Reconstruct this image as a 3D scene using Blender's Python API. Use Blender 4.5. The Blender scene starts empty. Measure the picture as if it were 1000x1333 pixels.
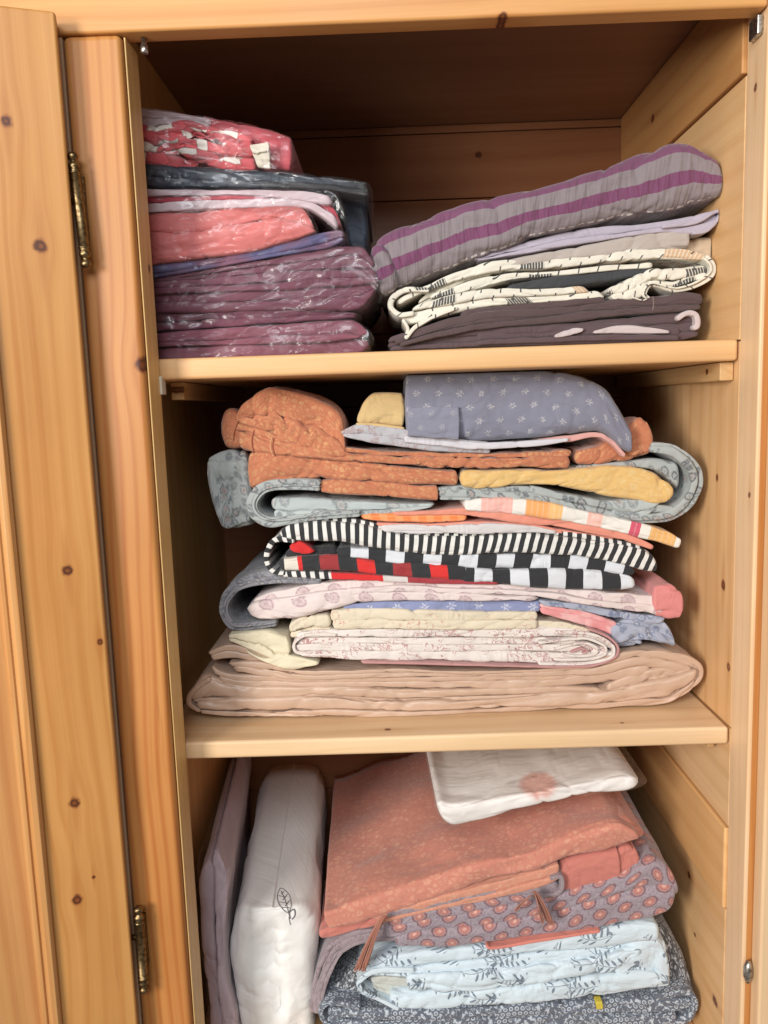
import bpy, bmesh, math, random
from mathutils import Vector, noise as mnoise
C = bpy.context.scene
COL = C.collection
random.seed(7)
# ------------------------------------------------------------------ camera
F = 1040.0                                    # focal length in photo pixels (photo is 1000 x 1333)
CAM = Vector((0.0, -0.80, 0.80))
PITCH, YAW, ROLL = math.atan(138 / F), math.radians(-0.72), math.radians(1.93)
fw = Vector((math.sin(YAW) * math.cos(PITCH), math.cos(YAW) * math.cos(PITCH), -math.sin(PITCH)))
rt0 = fw.cross(Vector((0, 0, 1))).normalized(); up0 = rt0.cross(fw)
RT = rt0 * math.cos(ROLL) - up0 * math.sin(ROLL)
UP = up0 * math.cos(ROLL) + rt0 * math.sin(ROLL)
cd = bpy.data.cameras.new('camera'); cam = bpy.data.objects.new('camera', cd); COL.objects.link(cam)
from mathutils import Matrix
m3 = Matrix((RT, UP, -fw)).transposed()
cam.matrix_world = Matrix.Translation(CAM) @ m3.to_4x4()
cd.sensor_fit = 'HORIZONTAL'; cd.sensor_width = 36.0; cd.lens = 36.0 * F / 1000.0
cd.clip_start = 0.01; cd.clip_end = 50
C.camera = cam
# ------------------------------------------------------------------ light
W = bpy.data.worlds.new('World'); C.world = W; W.use_nodes = True
bg = W.node_tree.nodes['Background']; bg.inputs[0].default_value = (1.0, 0.92, 0.83, 1); bg.inputs[1].default_value = 0.25
ld = bpy.data.lights.new('window_light', 'AREA'); lo = bpy.data.objects.new('window_light', ld); COL.objects.link(lo)
ld.shape = 'RECTANGLE'; ld.size = 0.6; ld.size_y = 0.9; ld.energy = 59; ld.color = (1.0, 0.96, 0.90)
AZ, EL, DI = math.radians(38), math.radians(8), 2.3
lo.location = Vector((-DI * math.sin(AZ) * math.cos(EL), -DI * math.cos(AZ) * math.cos(EL), 0.72 + DI * math.sin(EL)))
lo.rotation_euler = (Vector((0.02, 0.05, 0.62)) - lo.location).to_track_quat('-Z', 'Y').to_euler()
fd = bpy.data.lights.new('fill_light', 'AREA'); fo = bpy.data.objects.new('fill_light', fd); COL.objects.link(fo)  # added soft fill rather than a window, brightens shelves and upper faces
fd.shape = 'RECTANGLE'; fd.size = 1.3; fd.size_y = 1.0; fd.energy = 40; fd.color = (0.90, 0.95, 1.0)
fo.location = (-0.25, -2.15, 1.85); fo.rotation_euler = (Vector((0.0, 0.05, 0.42)) - fo.location).to_track_quat('-Z', 'Y').to_euler()
vs = C.view_settings; vs.view_transform = 'Standard'; vs.look = 'None'; vs.gamma = 1; vs.exposure = -0.16; vs.use_curve_mapping = False
C.render.engine = 'CYCLES'; C.cycles.max_bounces = 8; C.cycles.transparent_max_bounces = 16

def P(px, py, Y):
    """point where the sight line through photo pixel (px, py) meets the plane y = Y"""
    d = fw + RT * ((px - 500.0) / F) - UP * ((py - 666.5) / F)
    return CAM + d * ((Y - CAM.y) / d.y)

# ------------------------------------------------------------------ node helpers
class V:
    def __init__(s, k, sock): s.k, s.s = k, sock
    def _o(s, op, b=None, c=None, swap=False):
        n = s.k.t.nodes.new('ShaderNodeMath'); n.operation = op
        args = [s, b, c]
        if swap: args = [b, s, c]
        for i, a in enumerate(args):
            if a is None: continue
            if isinstance(a, V): s.k.t.links.new(a.s, n.inputs[i])
            else: n.inputs[i].default_value = a
        return V(s.k, n.outputs[0])
    def __add__(s, b): return s._o('ADD', b)
    __radd__ = __add__
    def __sub__(s, b): return s._o('SUBTRACT', b)
    def __rsub__(s, b): return s._o('SUBTRACT', b, swap=True)
    def __mul__(s, b): return s._o('MULTIPLY', b)
    __rmul__ = __mul__
    def __truediv__(s, b): return s._o('DIVIDE', b)
    def lt(s, b): return s._o('LESS_THAN', b)
    def gt(s, b): return s._o('GREATER_THAN', b)
    def floor(s): return s._o('FLOOR')
    def frac(s): return s._o('FRACT')
    def abs(s): return s._o('ABSOLUTE')
    def mod(s, b): return s._o('FLOORED_MODULO', b)
    def mn(s, b): return s._o('MINIMUM', b)
    def mx(s, b): return s._o('MAXIMUM', b)
    def pw(s, b): return s._o('POWER', b)
    def sin(s): return s._o('SINE')
    def cos(s): return s._o('COSINE')
    def sqrt(s): return s._o('SQRT')
    def atan2(s, b): return s._o('ARCTAN2', b)
    def sm(s, lo, hi, a=0.0, b=1.0):
        n = s.k.t.nodes.new('ShaderNodeMapRange'); n.interpolation_type = 'SMOOTHSTEP'
        s.k.t.links.new(s.s, n.inputs[0])
        for i, x in zip((1, 2, 3, 4), (lo, hi, a, b)): n.inputs[i].default_value = x
        return V(s.k, n.outputs[0])

class K:
    """small wrapper round one material's node tree"""
    def __init__(s, name):
        s.m = bpy.data.materials.new(name); s.m.use_nodes = True; s.t = s.m.node_tree
        s.b = s.t.nodes['Principled BSDF']
    def link(s, a, sock): s.t.links.new(a.s if isinstance(a, V) else a, sock)
    def uv(s):
        n = s.t.nodes.new('ShaderNodeUVMap'); n.uv_map = 'UVMap'
        x = s.t.nodes.new('ShaderNodeSeparateXYZ'); s.t.links.new(n.outputs[0], x.inputs[0])
        return V(s, x.outputs[0]), V(s, x.outputs[1])
    def obj(s):
        n = s.t.nodes.new('ShaderNodeTexCoord'); x = s.t.nodes.new('ShaderNodeSeparateXYZ')
        s.t.links.new(n.outputs['Object'], x.inputs[0])
        return [V(s, o) for o in x.outputs[:3]]
    def vec(s, x, y, z=0.0):
        n = s.t.nodes.new('ShaderNodeCombineXYZ')
        for i, a in enumerate((x, y, z)):
            if isinstance(a, V): s.t.links.new(a.s, n.inputs[i])
            else: n.inputs[i].default_value = a
        return V(s, n.outputs[0])
    def noise(s, vec, scale, detail=2.0, rough=0.5, dist=0.0):
        n = s.t.nodes.new('ShaderNodeTexNoise'); s.link(vec, n.inputs['Vector'])
        n.inputs['Scale'].default_value = scale; n.inputs['Detail'].default_value = detail
        n.inputs['Roughness'].default_value = rough; n.inputs['Distortion'].default_value = dist
        return V(s, n.outputs['Fac'])
    def vor(s, vec, scale, rnd=1.0, feat='F1'):
        n = s.t.nodes.new('ShaderNodeTexVoronoi'); n.feature = feat; s.link(vec, n.inputs['Vector'])
        n.inputs['Scale'].default_value = scale; n.inputs['Randomness'].default_value = rnd
        return V(s, n.outputs['Distance']), (n.outputs['Color'] if feat == 'F1' else None)
    def sep(s, sock):
        x = s.t.nodes.new('ShaderNodeSeparateXYZ'); s.t.links.new(sock, x.inputs[0]); return [V(s, o) for o in x.outputs[:3]]
    def white(s, vec):
        n = s.t.nodes.new('ShaderNodeTexWhiteNoise'); n.noise_dimensions = '3D'; s.link(vec, n.inputs['Vector'])
        return V(s, n.outputs['Value'])
    def mix(s, f, a, b):
        n = s.t.nodes.new('ShaderNodeMix'); n.data_type = 'RGBA'
        if isinstance(f, V): s.t.links.new(f.s, n.inputs[0])
        else: n.inputs[0].default_value = f
        for i, c in ((6, a), (7, b)):
            if isinstance(c, V): s.t.links.new(c.s, n.inputs[i])
            else: n.inputs[i].default_value = (c[0], c[1], c[2], 1)
        return V(s, n.outputs[2])
    def mul(s, f, c):
        """colour c times float f"""
        n = s.t.nodes.new('ShaderNodeVectorMath'); n.operation = 'SCALE'
        if isinstance(c, V): s.link(c, n.inputs[0])
        else: n.inputs[0].default_value = c
        if isinstance(f, V): s.link(f, n.inputs['Scale'])
        else: n.inputs['Scale'].default_value = f
        return V(s, n.outputs[0])
    def bump(s, h, strength, dist, prev=None):
        n = s.t.nodes.new('ShaderNodeBump'); n.inputs['Strength'].default_value = strength; n.inputs['Distance'].default_value = dist
        s.link(h, n.inputs['Height'])
        if prev: s.t.links.new(prev, n.inputs['Normal'])
        return n.outputs[0]

def srgb(r, g, b):
    f = lambda c: (c / 255 / 12.92) if c / 255 <= 0.04045 else ((c / 255 + 0.055) / 1.055) ** 2.4
    return (f(r), f(g), f(b))

# ------------------------------------------------------------------ wood
def wood(name, along, across, light, dark, knots=(), seed=0.0, lines=1.0, ring=60, rough=0.42, planks=None, tone=0.25):
    """pine: along / across are axis letters of object space, knots = (a, c, radius)"""
    k = K(name); o = dict(zip('xyz', k.obj()))
    a, c = o[along], o[across]; third = o[[q for q in 'xyz' if q not in (along, across)][0]]
    wob = (k.noise(k.vec(a * 1.6 + seed, c * 3.0, third * 3.0 + seed), 1.0, 2.0) - 0.5) * 0.05
    cc = c + wob + third * 0.6
    kmask = None; kcore = None; tail = None
    for (ka, kc, kr) in knots:
        da = (a - ka); dc = (c - kc)
        d2 = (da * da * 0.30 + dc * dc) / (kr * kr * 5.0)
        w = (d2 * -1.0)._o('EXPONENT')
        cc = cc + w * dc * -0.75
        d = ((da * da * 0.75 + dc * dc).sqrt()) / kr
        d = d + (k.noise(k.vec(a, c, third), 160, 3) - 0.5) * 0.9
        mk = d.sm(0.45, 1.15, 1.0, 0.0); co = (d - 0.45).abs().sm(0.0, 0.45, 1.0, 0.2)
        tl = ((da * da * 0.012 + dc * dc).sqrt() / kr).sm(0.15, 1.1, 1.0, 0.0)
        kmask = mk if kmask is None else kmask.mx(mk)
        kcore = co * mk if kcore is None else kcore.mx(co * mk)
        tail = tl if tail is None else tail.mx(tl)
    broad = k.noise(k.vec(a * 0.7 + seed * 1.7, cc * 11.0, seed), 1.0, 3.0, 0.55)
    fine = k.noise(k.vec(a * 2.0 + seed, cc * 230.0, third * 3), 1.0, 3.0, 0.6)
    ph = cc * ring * 6.2832 + k.noise(k.vec(a * 1.2, c * 8 + seed, 0.3), 1.0, 2.0) * 5.0
    late = (ph.sin() * 0.5 + 0.5).pw(3.0)
    f = broad.sm(0.3, 0.72) * 0.62 + late * 0.34 * lines + (fine - 0.5) * 0.75
    col = k.mix(f.mx(0.0).mn(1.0), light, dark)
    sc_ = k.noise(k.vec(a * 5.0 + seed, c * 70.0, third * 70.0), 1.0, 3.0, .7).sm(.66, .74)
    col = k.mix(sc_ * .22, col, (dark[0] * .6, dark[1] * .5, dark[2] * .5))
    blot = k.noise(k.vec(a * 6.0, c * 9.0, third * 9.0 + seed), 1.0, 4.0, .65)
    col = k.mul(blot * .22 + .89, col)
    spk = k.noise(k.vec(a * 14.0, c * 900.0, third * 900.0), 1.0, 1.0)
    col = k.mul(spk * 0.12 + 0.94, col)
    if planks:
        pid = (o[planks[0]] / planks[1] + planks[2]).floor()
        col = k.mul(k.white(k.vec(pid, seed, 0.5)) * tone + (1 - tone * .6), col)
    if kmask is not None:
        kd = (dark[0] * 0.5, dark[1] * 0.32, dark[2] * 0.3)
        col = k.mix(tail * 0.38, col, (dark[0] * 0.8, dark[1] * 0.62, dark[2] * 0.5))
        col = k.mix(kmask * 0.9, col, kd)
        col = k.mix(kcore * 0.75, col, (0.030, 0.010, 0.006))
    k.link(col, k.b.inputs['Base Color'])
    rr = broad * 0.12 + (blot - .5) * .35 + (rough - 0.05); k.link(rr, k.b.inputs['Roughness'])
    k.b.inputs['Specular IOR Level'].default_value = 0.32; k.b.inputs['Coat Weight'].default_value = 0.06; k.b.inputs['Coat Roughness'].default_value = 0.3
    nrm = k.bump(fine + late * 0.3, 0.12, 0.001)
    k.t.links.new(nrm, k.b.inputs['Normal'])
    return k.m

# ------------------------------------------------------------------ object helpers
def tag(o, label=None, cat=None, group=None, kind=None):
    if label: o['label'] = label
    if cat: o['category'] = cat
    if group: o['group'] = group
    if kind: o['kind'] = kind
    return o
def thing(name, loc, label, cat, group=None):
    o = bpy.data.objects.new(name, None); COL.objects.link(o); o.location = loc; o.empty_display_size = 0.05
    tag(o, label, cat, group); return o
def link(name, me, parent=None):
    o = bpy.data.objects.new(name, me); COL.objects.link(o)
    if parent is not None:
        o.parent = parent
        M = Matrix.Translation(parent.location); q = parent.parent
        while q is not None: M = Matrix.Translation(q.location) @ M if False else M; q = q.parent
        o.matrix_parent_inverse = world_of(parent).inverted()
    return o
def world_of(o):
    L = Matrix.LocRotScale(o.location, o.rotation_euler, o.scale)
    return L if o.parent is None else world_of(o.parent) @ o.matrix_parent_inverse @ L

def boxes(name, specs, mat, parent=None, bev=0.002, segs=2):
    """one mesh of bevelled boxes; each spec is (x0,x1,y0,y1,z0,z1)"""
    bm = bmesh.new()
    for (x0, x1, y0, y1, z0, z1) in specs:
        t = bmesh.new(); bmesh.ops.create_cube(t, size=1)
        for v in t.verts: v.co = Vector(((x0 + x1) / 2 + v.co.x * (x1 - x0), (y0 + y1) / 2 + v.co.y * (y1 - y0), (z0 + z1) / 2 + v.co.z * (z1 - z0)))
        if bev: bmesh.ops.bevel(t, geom=t.edges[:], offset=bev, segments=segs, affect='EDGES', profile=0.5)
        me = bpy.data.meshes.new('t'); t.to_mesh(me); t.free(); bm.from_mesh(me); bpy.data.meshes.remove(me)
    me = bpy.data.meshes.new(name); bm.to_mesh(me); bm.free()
    for p in me.polygons: p.use_smooth = True
    if bev:
        pass
    me.materials.append(mat)
    o = link(name, me, parent)
    md = o.modifiers.new('wn', 'WEIGHTED_NORMAL') if bev else None
    return o

def lathe(name, prof, p0, p1, mat, parent=None, n=20):
    """prof = [(t, r)] along p0->p1"""
    ax = (p1 - p0); L = ax.length; z = ax.normalized(); x = z.orthogonal().normalized(); y = z.cross(x)
    vs_, fs = [], []
    for (t, r) in prof:
        for i in range(n):
            a = 2 * math.pi * i / n; vs_.append(p0 + z * (t * L) + (x * math.cos(a) + y * math.sin(a)) * r)
    for j in range(len(prof) - 1):
        for i in range(n):
            fs.append((j * n + i, j * n + (i + 1) % n, (j + 1) * n + (i + 1) % n, (j + 1) * n + i))
    fs.append(tuple(range(n - 1, -1, -1))); fs.append(tuple((len(prof) - 1) * n + i for i in range(n)))
    me = bpy.data.meshes.new(name); me.from_pydata(vs_, [], fs); me.materials.append(mat)
    for p in me.polygons: p.use_smooth = True
    return link(name, me, parent)

# ------------------------------------------------------------------ cloth geometry
def catmull(pts, n):
    """n points along a smooth line through pts (2-D or 3-D tuples)"""
    p = [Vector(q) for q in pts]
    if len(p) == 2: return [p[0].lerp(p[1], i / (n - 1)) for i in range(n)]
    dense = []
    for i in range(len(p) - 1):
        a, b, c, d = p[max(i - 1, 0)], p[i], p[i + 1], p[min(i + 2, len(p) - 1)]
        for q in range(24):
            t = q / 24
            ta, td = (c - a) * 0.5, (d - b) * 0.5
            lim = (c - b).length
            if ta.length > lim: ta = ta * (lim / ta.length)
            if td.length > lim: td = td * (lim / td.length)
            dense.append(b * (2*t**3 - 3*t*t + 1) + ta * (t**3 - 2*t*t + t) + c * (-2*t**3 + 3*t*t) + td * (t**3 - t*t))
    dense.append(p[-1])
    L = [0.0]
    for i in range(1, len(dense)): L.append(L[-1] + (dense[i] - dense[i - 1]).length)
    out = []; j = 0
    for i in range(n):
        s = L[-1] * i / (n - 1)
        while j < len(L) - 2 and L[j + 1] < s: j += 1
        w = (s - L[j]) / max(1e-9, L[j + 1] - L[j]); out.append(dense[j].lerp(dense[j + 1], min(1, max(0, w))))
    return out

def ridged(v):
    return 1 - abs(mnoise.noise(v)) * 2

class Geo:
    """collects slabs of folded cloth into one mesh"""
    def __init__(s, zmin=-9, zmax=9): s.v, s.f, s.uv = [], [], []; s.zmin, s.zmax = zmin, zmax; s.seed = random.random() * 50
    def slab(s, T, B, Y=0.06, depth=0.24, n=170, rmax=0.0085, er=0.006, lo=0.0020, hi=0.0004, crease=0.0016, flat=0.52, lay=None, layd=0.0019, nb=7, nf=25, groove=(), back=(0, 0), bt=1.0, wav=0.004, norm=False, u0=None, sharp=False, fade=0.02, plan=1.0):
        """cloth seen from the front: T / B are the upper and lower pixel outlines at depth Y; folds are round in front and run back"""
        Tp = catmull(T, n); Bp = catmull(B, n)
        sd = s.seed = s.seed + 3.7
        if u0 is None: u0 = random.random() * 0.3
        rows = []; u = u0; prev = None
        mids = []
        for i in range(n):
            t = P(Tp[i].x, Tp[i].y, Y + 0.004); b = P(Bp[i].x, Bp[i].y, Y + 0.004); mids.append((t, b, (t + b) / 2))
        Ls = [0]
        for i in range(1, n): Ls.append(Ls[-1] + (mids[i][2] - mids[i - 1][2]).length)
        tot = Ls[-1]
        if lay is None: lay = max(1, round((mids[n // 2][0] - mids[n // 2][1]).length / 0.0095))
        base = len(s.v)
        m = nf + 2 * nb
        for i in range(n):
            t, b, mid = mids[i]
            e = min(Ls[i], tot - Ls[i]); kk = 1.0
            if er > 0 and e < er: kk = math.sqrt(max(0.0, 1 - (1 - e / er) ** 2)) * 0.94 + 0.06
            hv = (t - b) * 0.5 * kk; h = hv.length; nd = hv.normalized() if h > 1e-6 else Vector((0, 0, 1))
            r = min(rmax, max(h * 0.75, 0.0008))
            yend = (1 - kk) * min(er, 0.02) * plan
            y0 = Y + yend + wav * mnoise.noise(Vector((Ls[i] * 9 + sd, sd, 0.3)))
            ring = []
            for j in range(nb):                     # lower side, back -> front
                w = 1 - j / nb; ring.append((-1.0, r + (depth - r) * w * w, w * w))
            for j in range(nf):
                th = -math.pi / 2 + math.pi * j / (nf - 1)
                sn = math.sin(th); a = math.copysign(abs(sn) ** flat, sn)
                ring.append((a, r * (1 - max(0.0, math.cos(th)) ** 0.62), 0.0))
            for j in range(nb):
                w = (j + 1) / nb; ring.append((1.0, r + (depth - r) * w * w, w * w))
            pts = []
            for (a, yy, w) in ring:
                p = mid + nd * (h * a * (1 + (bt - 1) * w)); p.y = y0 + yy
                p.x += back[0] * w; p.z += back[1] * w
                pts.append(p)
            # wrinkles
            fr = min(1.0, h / 0.006) * min(1.0, e / fade + 0.25)
            for j, (a, yy, w) in enumerate(ring):
                q = pts[j]
                ss = Vector((Ls[i] * 16 + sd, a * h * 34 + sd, yy * 16))
                d = lo * mnoise.noise(ss) + hi * mnoise.noise(Vector((Ls[i] * 45 + sd, a * h * 120, yy * 50 + sd)))
                if crease:
                    x_, z_ = Ls[i], a * h
                    wv = mnoise.noise(Vector((x_ * 9, z_ * 20, yy * 9 + sd))); w3 = mnoise.noise(Vector((x_ * 5 + 9, z_ * 9, sd)))
                    lg = max(0.0, ridged(Vector((x_ * 4.5 + sd, z_ * 42 + wv * 1.6 + x_ * 6 * w3, yy * 40)))) ** 5
                    dg = max(0.0, ridged(Vector((x_ * 17 + z_ * 26 + wv, z_ * 15 - x_ * 7 + sd, yy * 20)))) ** 5
                    d2 = max(0.0, ridged(Vector((x_ * 30 - z_ * 38 + wv * 1.5 + sd, z_ * 10 + x_ * 6, yy * 30 + 4)))) ** 4
                    mk = 0.5 + 0.9 * mnoise.noise(Vector((x_ * 11 + 3, z_ * 14, sd)))
                    d -= crease * (0.9 * lg + 1.3 * dg * max(0, mk) + 0.7 * d2 * max(0, 1 - mk)) - crease * .35
                if lay > 1 and w == 0.0:
                    ph = (a * 0.5 + 0.5) * lay + 0.6 * mnoise.noise(Vector((Ls[i] * 9 + sd, a * 1.2, 1.0))) + 0.25 * mnoise.noise(Vector((Ls[i] * 30, sd, 2.0)))
                    fp = abs(ph - math.floor(ph) - 0.5) * 2
                    mk = min(1.0, max(0.0, 0.65 + 1.1 * mnoise.noise(Vector((Ls[i] * 8 + sd, math.floor(ph) * 3.3, 5.0)))))
                    d -= layd * mk * max(0.0, (fp - 0.6) / 0.4) ** 1.5
                for (ga, gw, gd, g0, g1) in groove:
                    sf = Ls[i] / tot
                    if w < .2 and g0 < sf < g1:
                        ac = ga + 0.10 * math.sin(sf * 9) ; d -= gd * math.exp(-((a - ac) / gw) ** 2) * min(1, (sf - g0) * 14, (g1 - sf) * 14)
                d *= fr
                c = math.sqrt(max(0, 1 - abs(a) ** 2))
                q += nd * (d * a) + Vector((0, -d * c, 0))
                q.z = min(max(q.z, s.zmin + 0.0005), s.zmax - 0.0005)
            vv = []
            acc = 0
            for j in range(m):
                if j: acc += (pts[j] - pts[j - 1]).length
                vv.append(acc)
            jt, jb = nb + nf - 1, nb
            if norm: vv = [(vv[jt] - q) / max(1e-6, vv[jt] - vv[jb]) for q in vv]
            else: vv = [vv[jt] - q for q in vv]
            for j in range(m): s.v.append(pts[j]); s.uv.append((u0 + Ls[i], vv[j]))
        for i in range(n - 1):
            for j in range(m - 1):
                A = base + i * m + j; s.f.append((A, A + m, A + m + 1, A + 1))
            A = base + i * m; s.f.append((A + m - 1, A + 2 * m - 1, A + m, A))
        s.f.append(tuple(base + j for j in range(m))); s.f.append(tuple(base + (n - 1) * m + j for j in range(m - 1, -1, -1)))
        return s
    def fold(s, T, B, N=None, n=150, Y=0.06, jit=0.012, pitch=10.5, **kw):
        """a folded band: N thin layers of cloth of uneven thickness lying on one another"""
        Tp = catmull(T, n); Bp = catmull(B, n)
        hs = sorted((Tp[i] - Bp[i]).length for i in range(n)); hm = hs[int(n * .6)]
        if N is None: N = max(1, min(5, int(hm / pitch + 0.5)))
        if kw.get('norm') or kw.get('lay') == 1: N = 1
        if N == 1:
            kw.setdefault('lay', 1); return s.slab2(Tp, Bp, Y, n=n, **kw)
        rnd = random.Random(int(T[0][0] * 31 + T[0][1] * 7 + B[-1][0]))
        w = [rnd.uniform(.5, 1.5) for _ in range(N)]; tw = sum(w); cum = [0]
        for x in w: cum.append(cum[-1] + x / tw)
        sd = rnd.uniform(0, 90)
        def bnd(k, t):
            if k == 0: return -0.0
            if k == N: return 1.0
            return cum[k] + (0.34 * mnoise.noise(Vector((t * 3.2 + sd, k * 5.1, 1))) + 0.12 * mnoise.noise(Vector((t * 13 + sd, k * 5.1, 2)))) / N
        kw.setdefault('lo', .0012); kw.setdefault('crease', .0013)
        depth = kw.pop('depth', .24)
        er = min(kw.pop('er', .004), .006)
        for k in range(N):
            a0 = rnd.uniform(0, jit) if k else 0.0; a1 = 1 - (rnd.uniform(0, jit) if k else 0.0)
            TT, BB = [], []
            for i in range(n):
                t = a0 + (a1 - a0) * i / (n - 1); f = t * (n - 1); j = min(int(f), n - 2); f -= j
                p, q = Tp[j].lerp(Tp[j + 1], f), Bp[j].lerp(Bp[j + 1], f)
                u_, l_ = bnd(k, t), bnd(k + 1, t); l_ = max(l_, u_ + .02)
                TT.append(p.lerp(q, u_ - (.02 if k else 0))); BB.append(p.lerp(q, l_ + .02))
            kk = dict(kw); kk['lay'] = 1; kk['nf'] = 15
            s.slab2(TT, BB, Y + rnd.uniform(-.0025, .0035), depth - k * .004, n, er=er, **kk)
        return s
    def ribbon(s, path, th=5.0, Y=0.06, depth=0.2, n=120, **kw):
        """cloth seen edge-on: path in pixels, th its thickness in pixels (number or [(t, th)])"""
        c = catmull(path, n); T, B = [], []
        for i in range(n):
            d = (c[min(i + 1, n - 1)] - c[max(i - 1, 0)]); d = Vector((d.x, d.y)).normalized() if d.length else Vector((1, 0))
            nr = Vector((d.y, -d.x)); w = th if not isinstance(th, (list, tuple)) else interp(th, i / (n - 1))
            T.append((c[i].x + nr.x * w / 2, c[i].y + nr.y * w / 2)); B.append((c[i].x - nr.x * w / 2, c[i].y - nr.y * w / 2))
        kw.setdefault('er', 0.003); kw.setdefault('lo', 0.0012); kw.setdefault('wav', 0.002)
        return s.fold(T, B, n=n, Y=Y, depth=depth, pitch=6.5, jit=0.004, **kw)
    def slab2(s, T, B, Y, depth, n, **kw):
        global catmull
        keep = catmull
        def direct(pts, n_): return [Vector(q) for q in pts]
        catmull = direct
        try: s.slab(T, B, Y, depth, n, **kw)
        finally: catmull = keep
        return s
    def build(s, name, mat, parent=None, label=None, cat=None, group=None):
        me = bpy.data.meshes.new(name)
        org = Vector((0, 0, 0))
        if parent is None:
            xs = [p.x for p in s.v]; ys = [p.y for p in s.v]; zs = [p.z for p in s.v]
            org = Vector(((min(xs) + max(xs)) / 2, (min(ys) + max(ys)) / 2, min(zs)))
        me.from_pydata([p - org for p in s.v], [], s.f)
        uvl = me.uv_layers.new(name='UVMap')
        for lp in me.loops: uvl.data[lp.index].uv = s.uv[lp.vertex_index]
        for p in me.polygons: p.use_smooth = True
        bm = bmesh.new(); bm.from_mesh(me); bmesh.ops.remove_doubles(bm, verts=bm.verts[:], dist=2e-5); bmesh.ops.recalc_face_normals(bm, faces=bm.faces[:]); bm.to_mesh(me); bm.free()
        me.materials.append(mat)
        o = link(name, me, parent); o.location = org if parent is None else (0, 0, 0)
        if label: tag(o, label, cat, group)
        return o
def interp(tab, t):
    for (a, x), (b, y) in zip(tab, tab[1:]):
        if t <= b: return x + (y - x) * (t - a) / max(1e-9, b - a)
    return tab[-1][1]
def draw_on(objs, strokes, width, name, mat, parent, lift=0.0006):
    """printed strokes: thin tubes lying on the surface met by each sight line"""
    from mathutils.bvhtree import BVHTree
    trees = []
    for o in objs:
        M = world_of(o); trees.append(BVHTree.FromPolygons([M @ v.co for v in o.data.vertices], [tuple(p.vertices) for p in o.data.polygons]))
    vs_, fs, uv = [], [], []
    for st_ in strokes:
        wd_ = width
        if isinstance(st_[0], (int, float)): wd_, st_ = st_[0], st_[1]
        pts = []
        for c in catmull(st_, max(8, 5 * len(st_))):
            d = fw + RT * ((c.x - 500.0) / F) - UP * ((c.y - 666.5) / F); d.normalize(); best = None
            for tr in trees:
                h = tr.ray_cast(CAM, d)
                if h[0] is not None and (best is None or h[3] < best[3]): best = h
            if best: pts.append((best[0] - d * lift, best[1] if best[1].dot(d) < 0 else -best[1]))
        if len(pts) < 2: continue
        b0 = len(vs_)
        for i, (p, nn) in enumerate(pts):
            t = pts[min(i + 1, len(pts) - 1)][0] - pts[max(i - 1, 0)][0]
            sd_ = t.cross(nn).normalized() if t.length > 1e-9 else Vector((1, 0, 0))
            for a, b in ((-1, 0), (-.5, .25), (.5, .25), (1, 0)):
                vs_.append(p + sd_ * (wd_ * a * .5) + nn * (0.0004 * b)); uv.append((i * .001, a * .001))
        for i in range(len(pts) - 1):
            for j in range(3): fs.append((b0 + i * 4 + j, b0 + i * 4 + 4 + j, b0 + i * 4 + 5 + j, b0 + i * 4 + 1 + j))
    me = bpy.data.meshes.new(name); me.from_pydata(vs_, [], fs); l_ = me.uv_layers.new(name='UVMap')
    for lp in me.loops: l_.data[lp.index].uv = uv[lp.vertex_index]
    for pp in me.polygons: pp.use_smooth = True
    me.materials.append(mat); return link(name, me, parent)
def kid(o, name): return [c for c in bpy.data.objects if c.parent == o and c.name.split('.')[0] == name]
def base_of(geos):
    vs_ = [p for g in geos for p in g.v]
    return Vector(((min(p.x for p in vs_) + max(p.x for p in vs_)) / 2, (min(p.y for p in vs_) + max(p.y for p in vs_)) / 2, min(p.z for p in vs_)))

# ------------------------------------------------------------------ cloth materials
def fabric(name, fn, rough=0.85, sheen=0.15, weave=1.0, wr=0.85, wrs=20, satin=0.0, vsc=1.0, pucker=0.0):
    k = K(name); u, v = k.uv()
    col = fn(k, u, v)
    v = v * vsc
    if not isinstance(col, V): col = k.mix(0.0, col, col)
    tone = k.noise(k.vec(u, v, 0.3), 14, 3.0, 0.6)
    col = k.mul(tone * 0.16 + 0.92, col)
    k.link(col, k.b.inputs['Base Color'])
    k.b.inputs['Roughness'].default_value = rough
    k.b.inputs['Sheen Weight'].default_value = sheen
    if satin: k.b.inputs['Specular IOR Level'].default_value = satin
    w = k.noise(k.vec(u * 0.7 + v * 0.35, v * 1.3 - u * 0.2, 0.1), wrs, 3.0, 0.5, 0.8)
    n1 = k.bump((w - 0.5).abs().sm(0.0, 0.09), wr * 0.28, 0.003)
    w2 = k.noise(k.vec(u * 0.6, v * 1.6, 0.7), wrs * 3.2, 2.0, 0.5)
    n1 = k.bump(w2, wr * 0.6, 0.003, n1)
    if pucker: n1 = k.bump(k.noise(k.vec(u * 1.0 + v * .25, v * .16, 0), 110, 2), pucker, 0.006, n1)
    th = (u * 9000).sin() * 0.5 + (v * 9000).sin() * 0.5 + k.noise(k.vec(u, v, 0), 1500, 1) * 1.2
    n2 = k.bump(th, 0.08 * weave, 0.0006, n1)
    k.t.links.new(n2, k.b.inputs['Normal'])
    return k.m

def warp(k, u, v, amt=0.0015, sc=60):
    a = (k.noise(k.vec(u, v, 0.0), sc, 1) - 0.5) * (2 * amt); b = (k.noise(k.vec(u, v, 7.0), sc, 1) - 0.5) * (2 * amt)
    return u + a, v + b
def cell(k, u, v, sx, sy, stagger=0.5):
    row = (v / sy).floor(); uu = u / sx + row.mod(2.0) * stagger
    fu = (uu.frac() - 0.5) * sx; fv = ((v / sy).frac() - 0.5) * sy
    rid = k.white(k.vec(uu.floor(), row, 0.0))
    return fu, fv, rid
def mixf(k, f, a, b): return k.mix(f, a, b)

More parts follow.
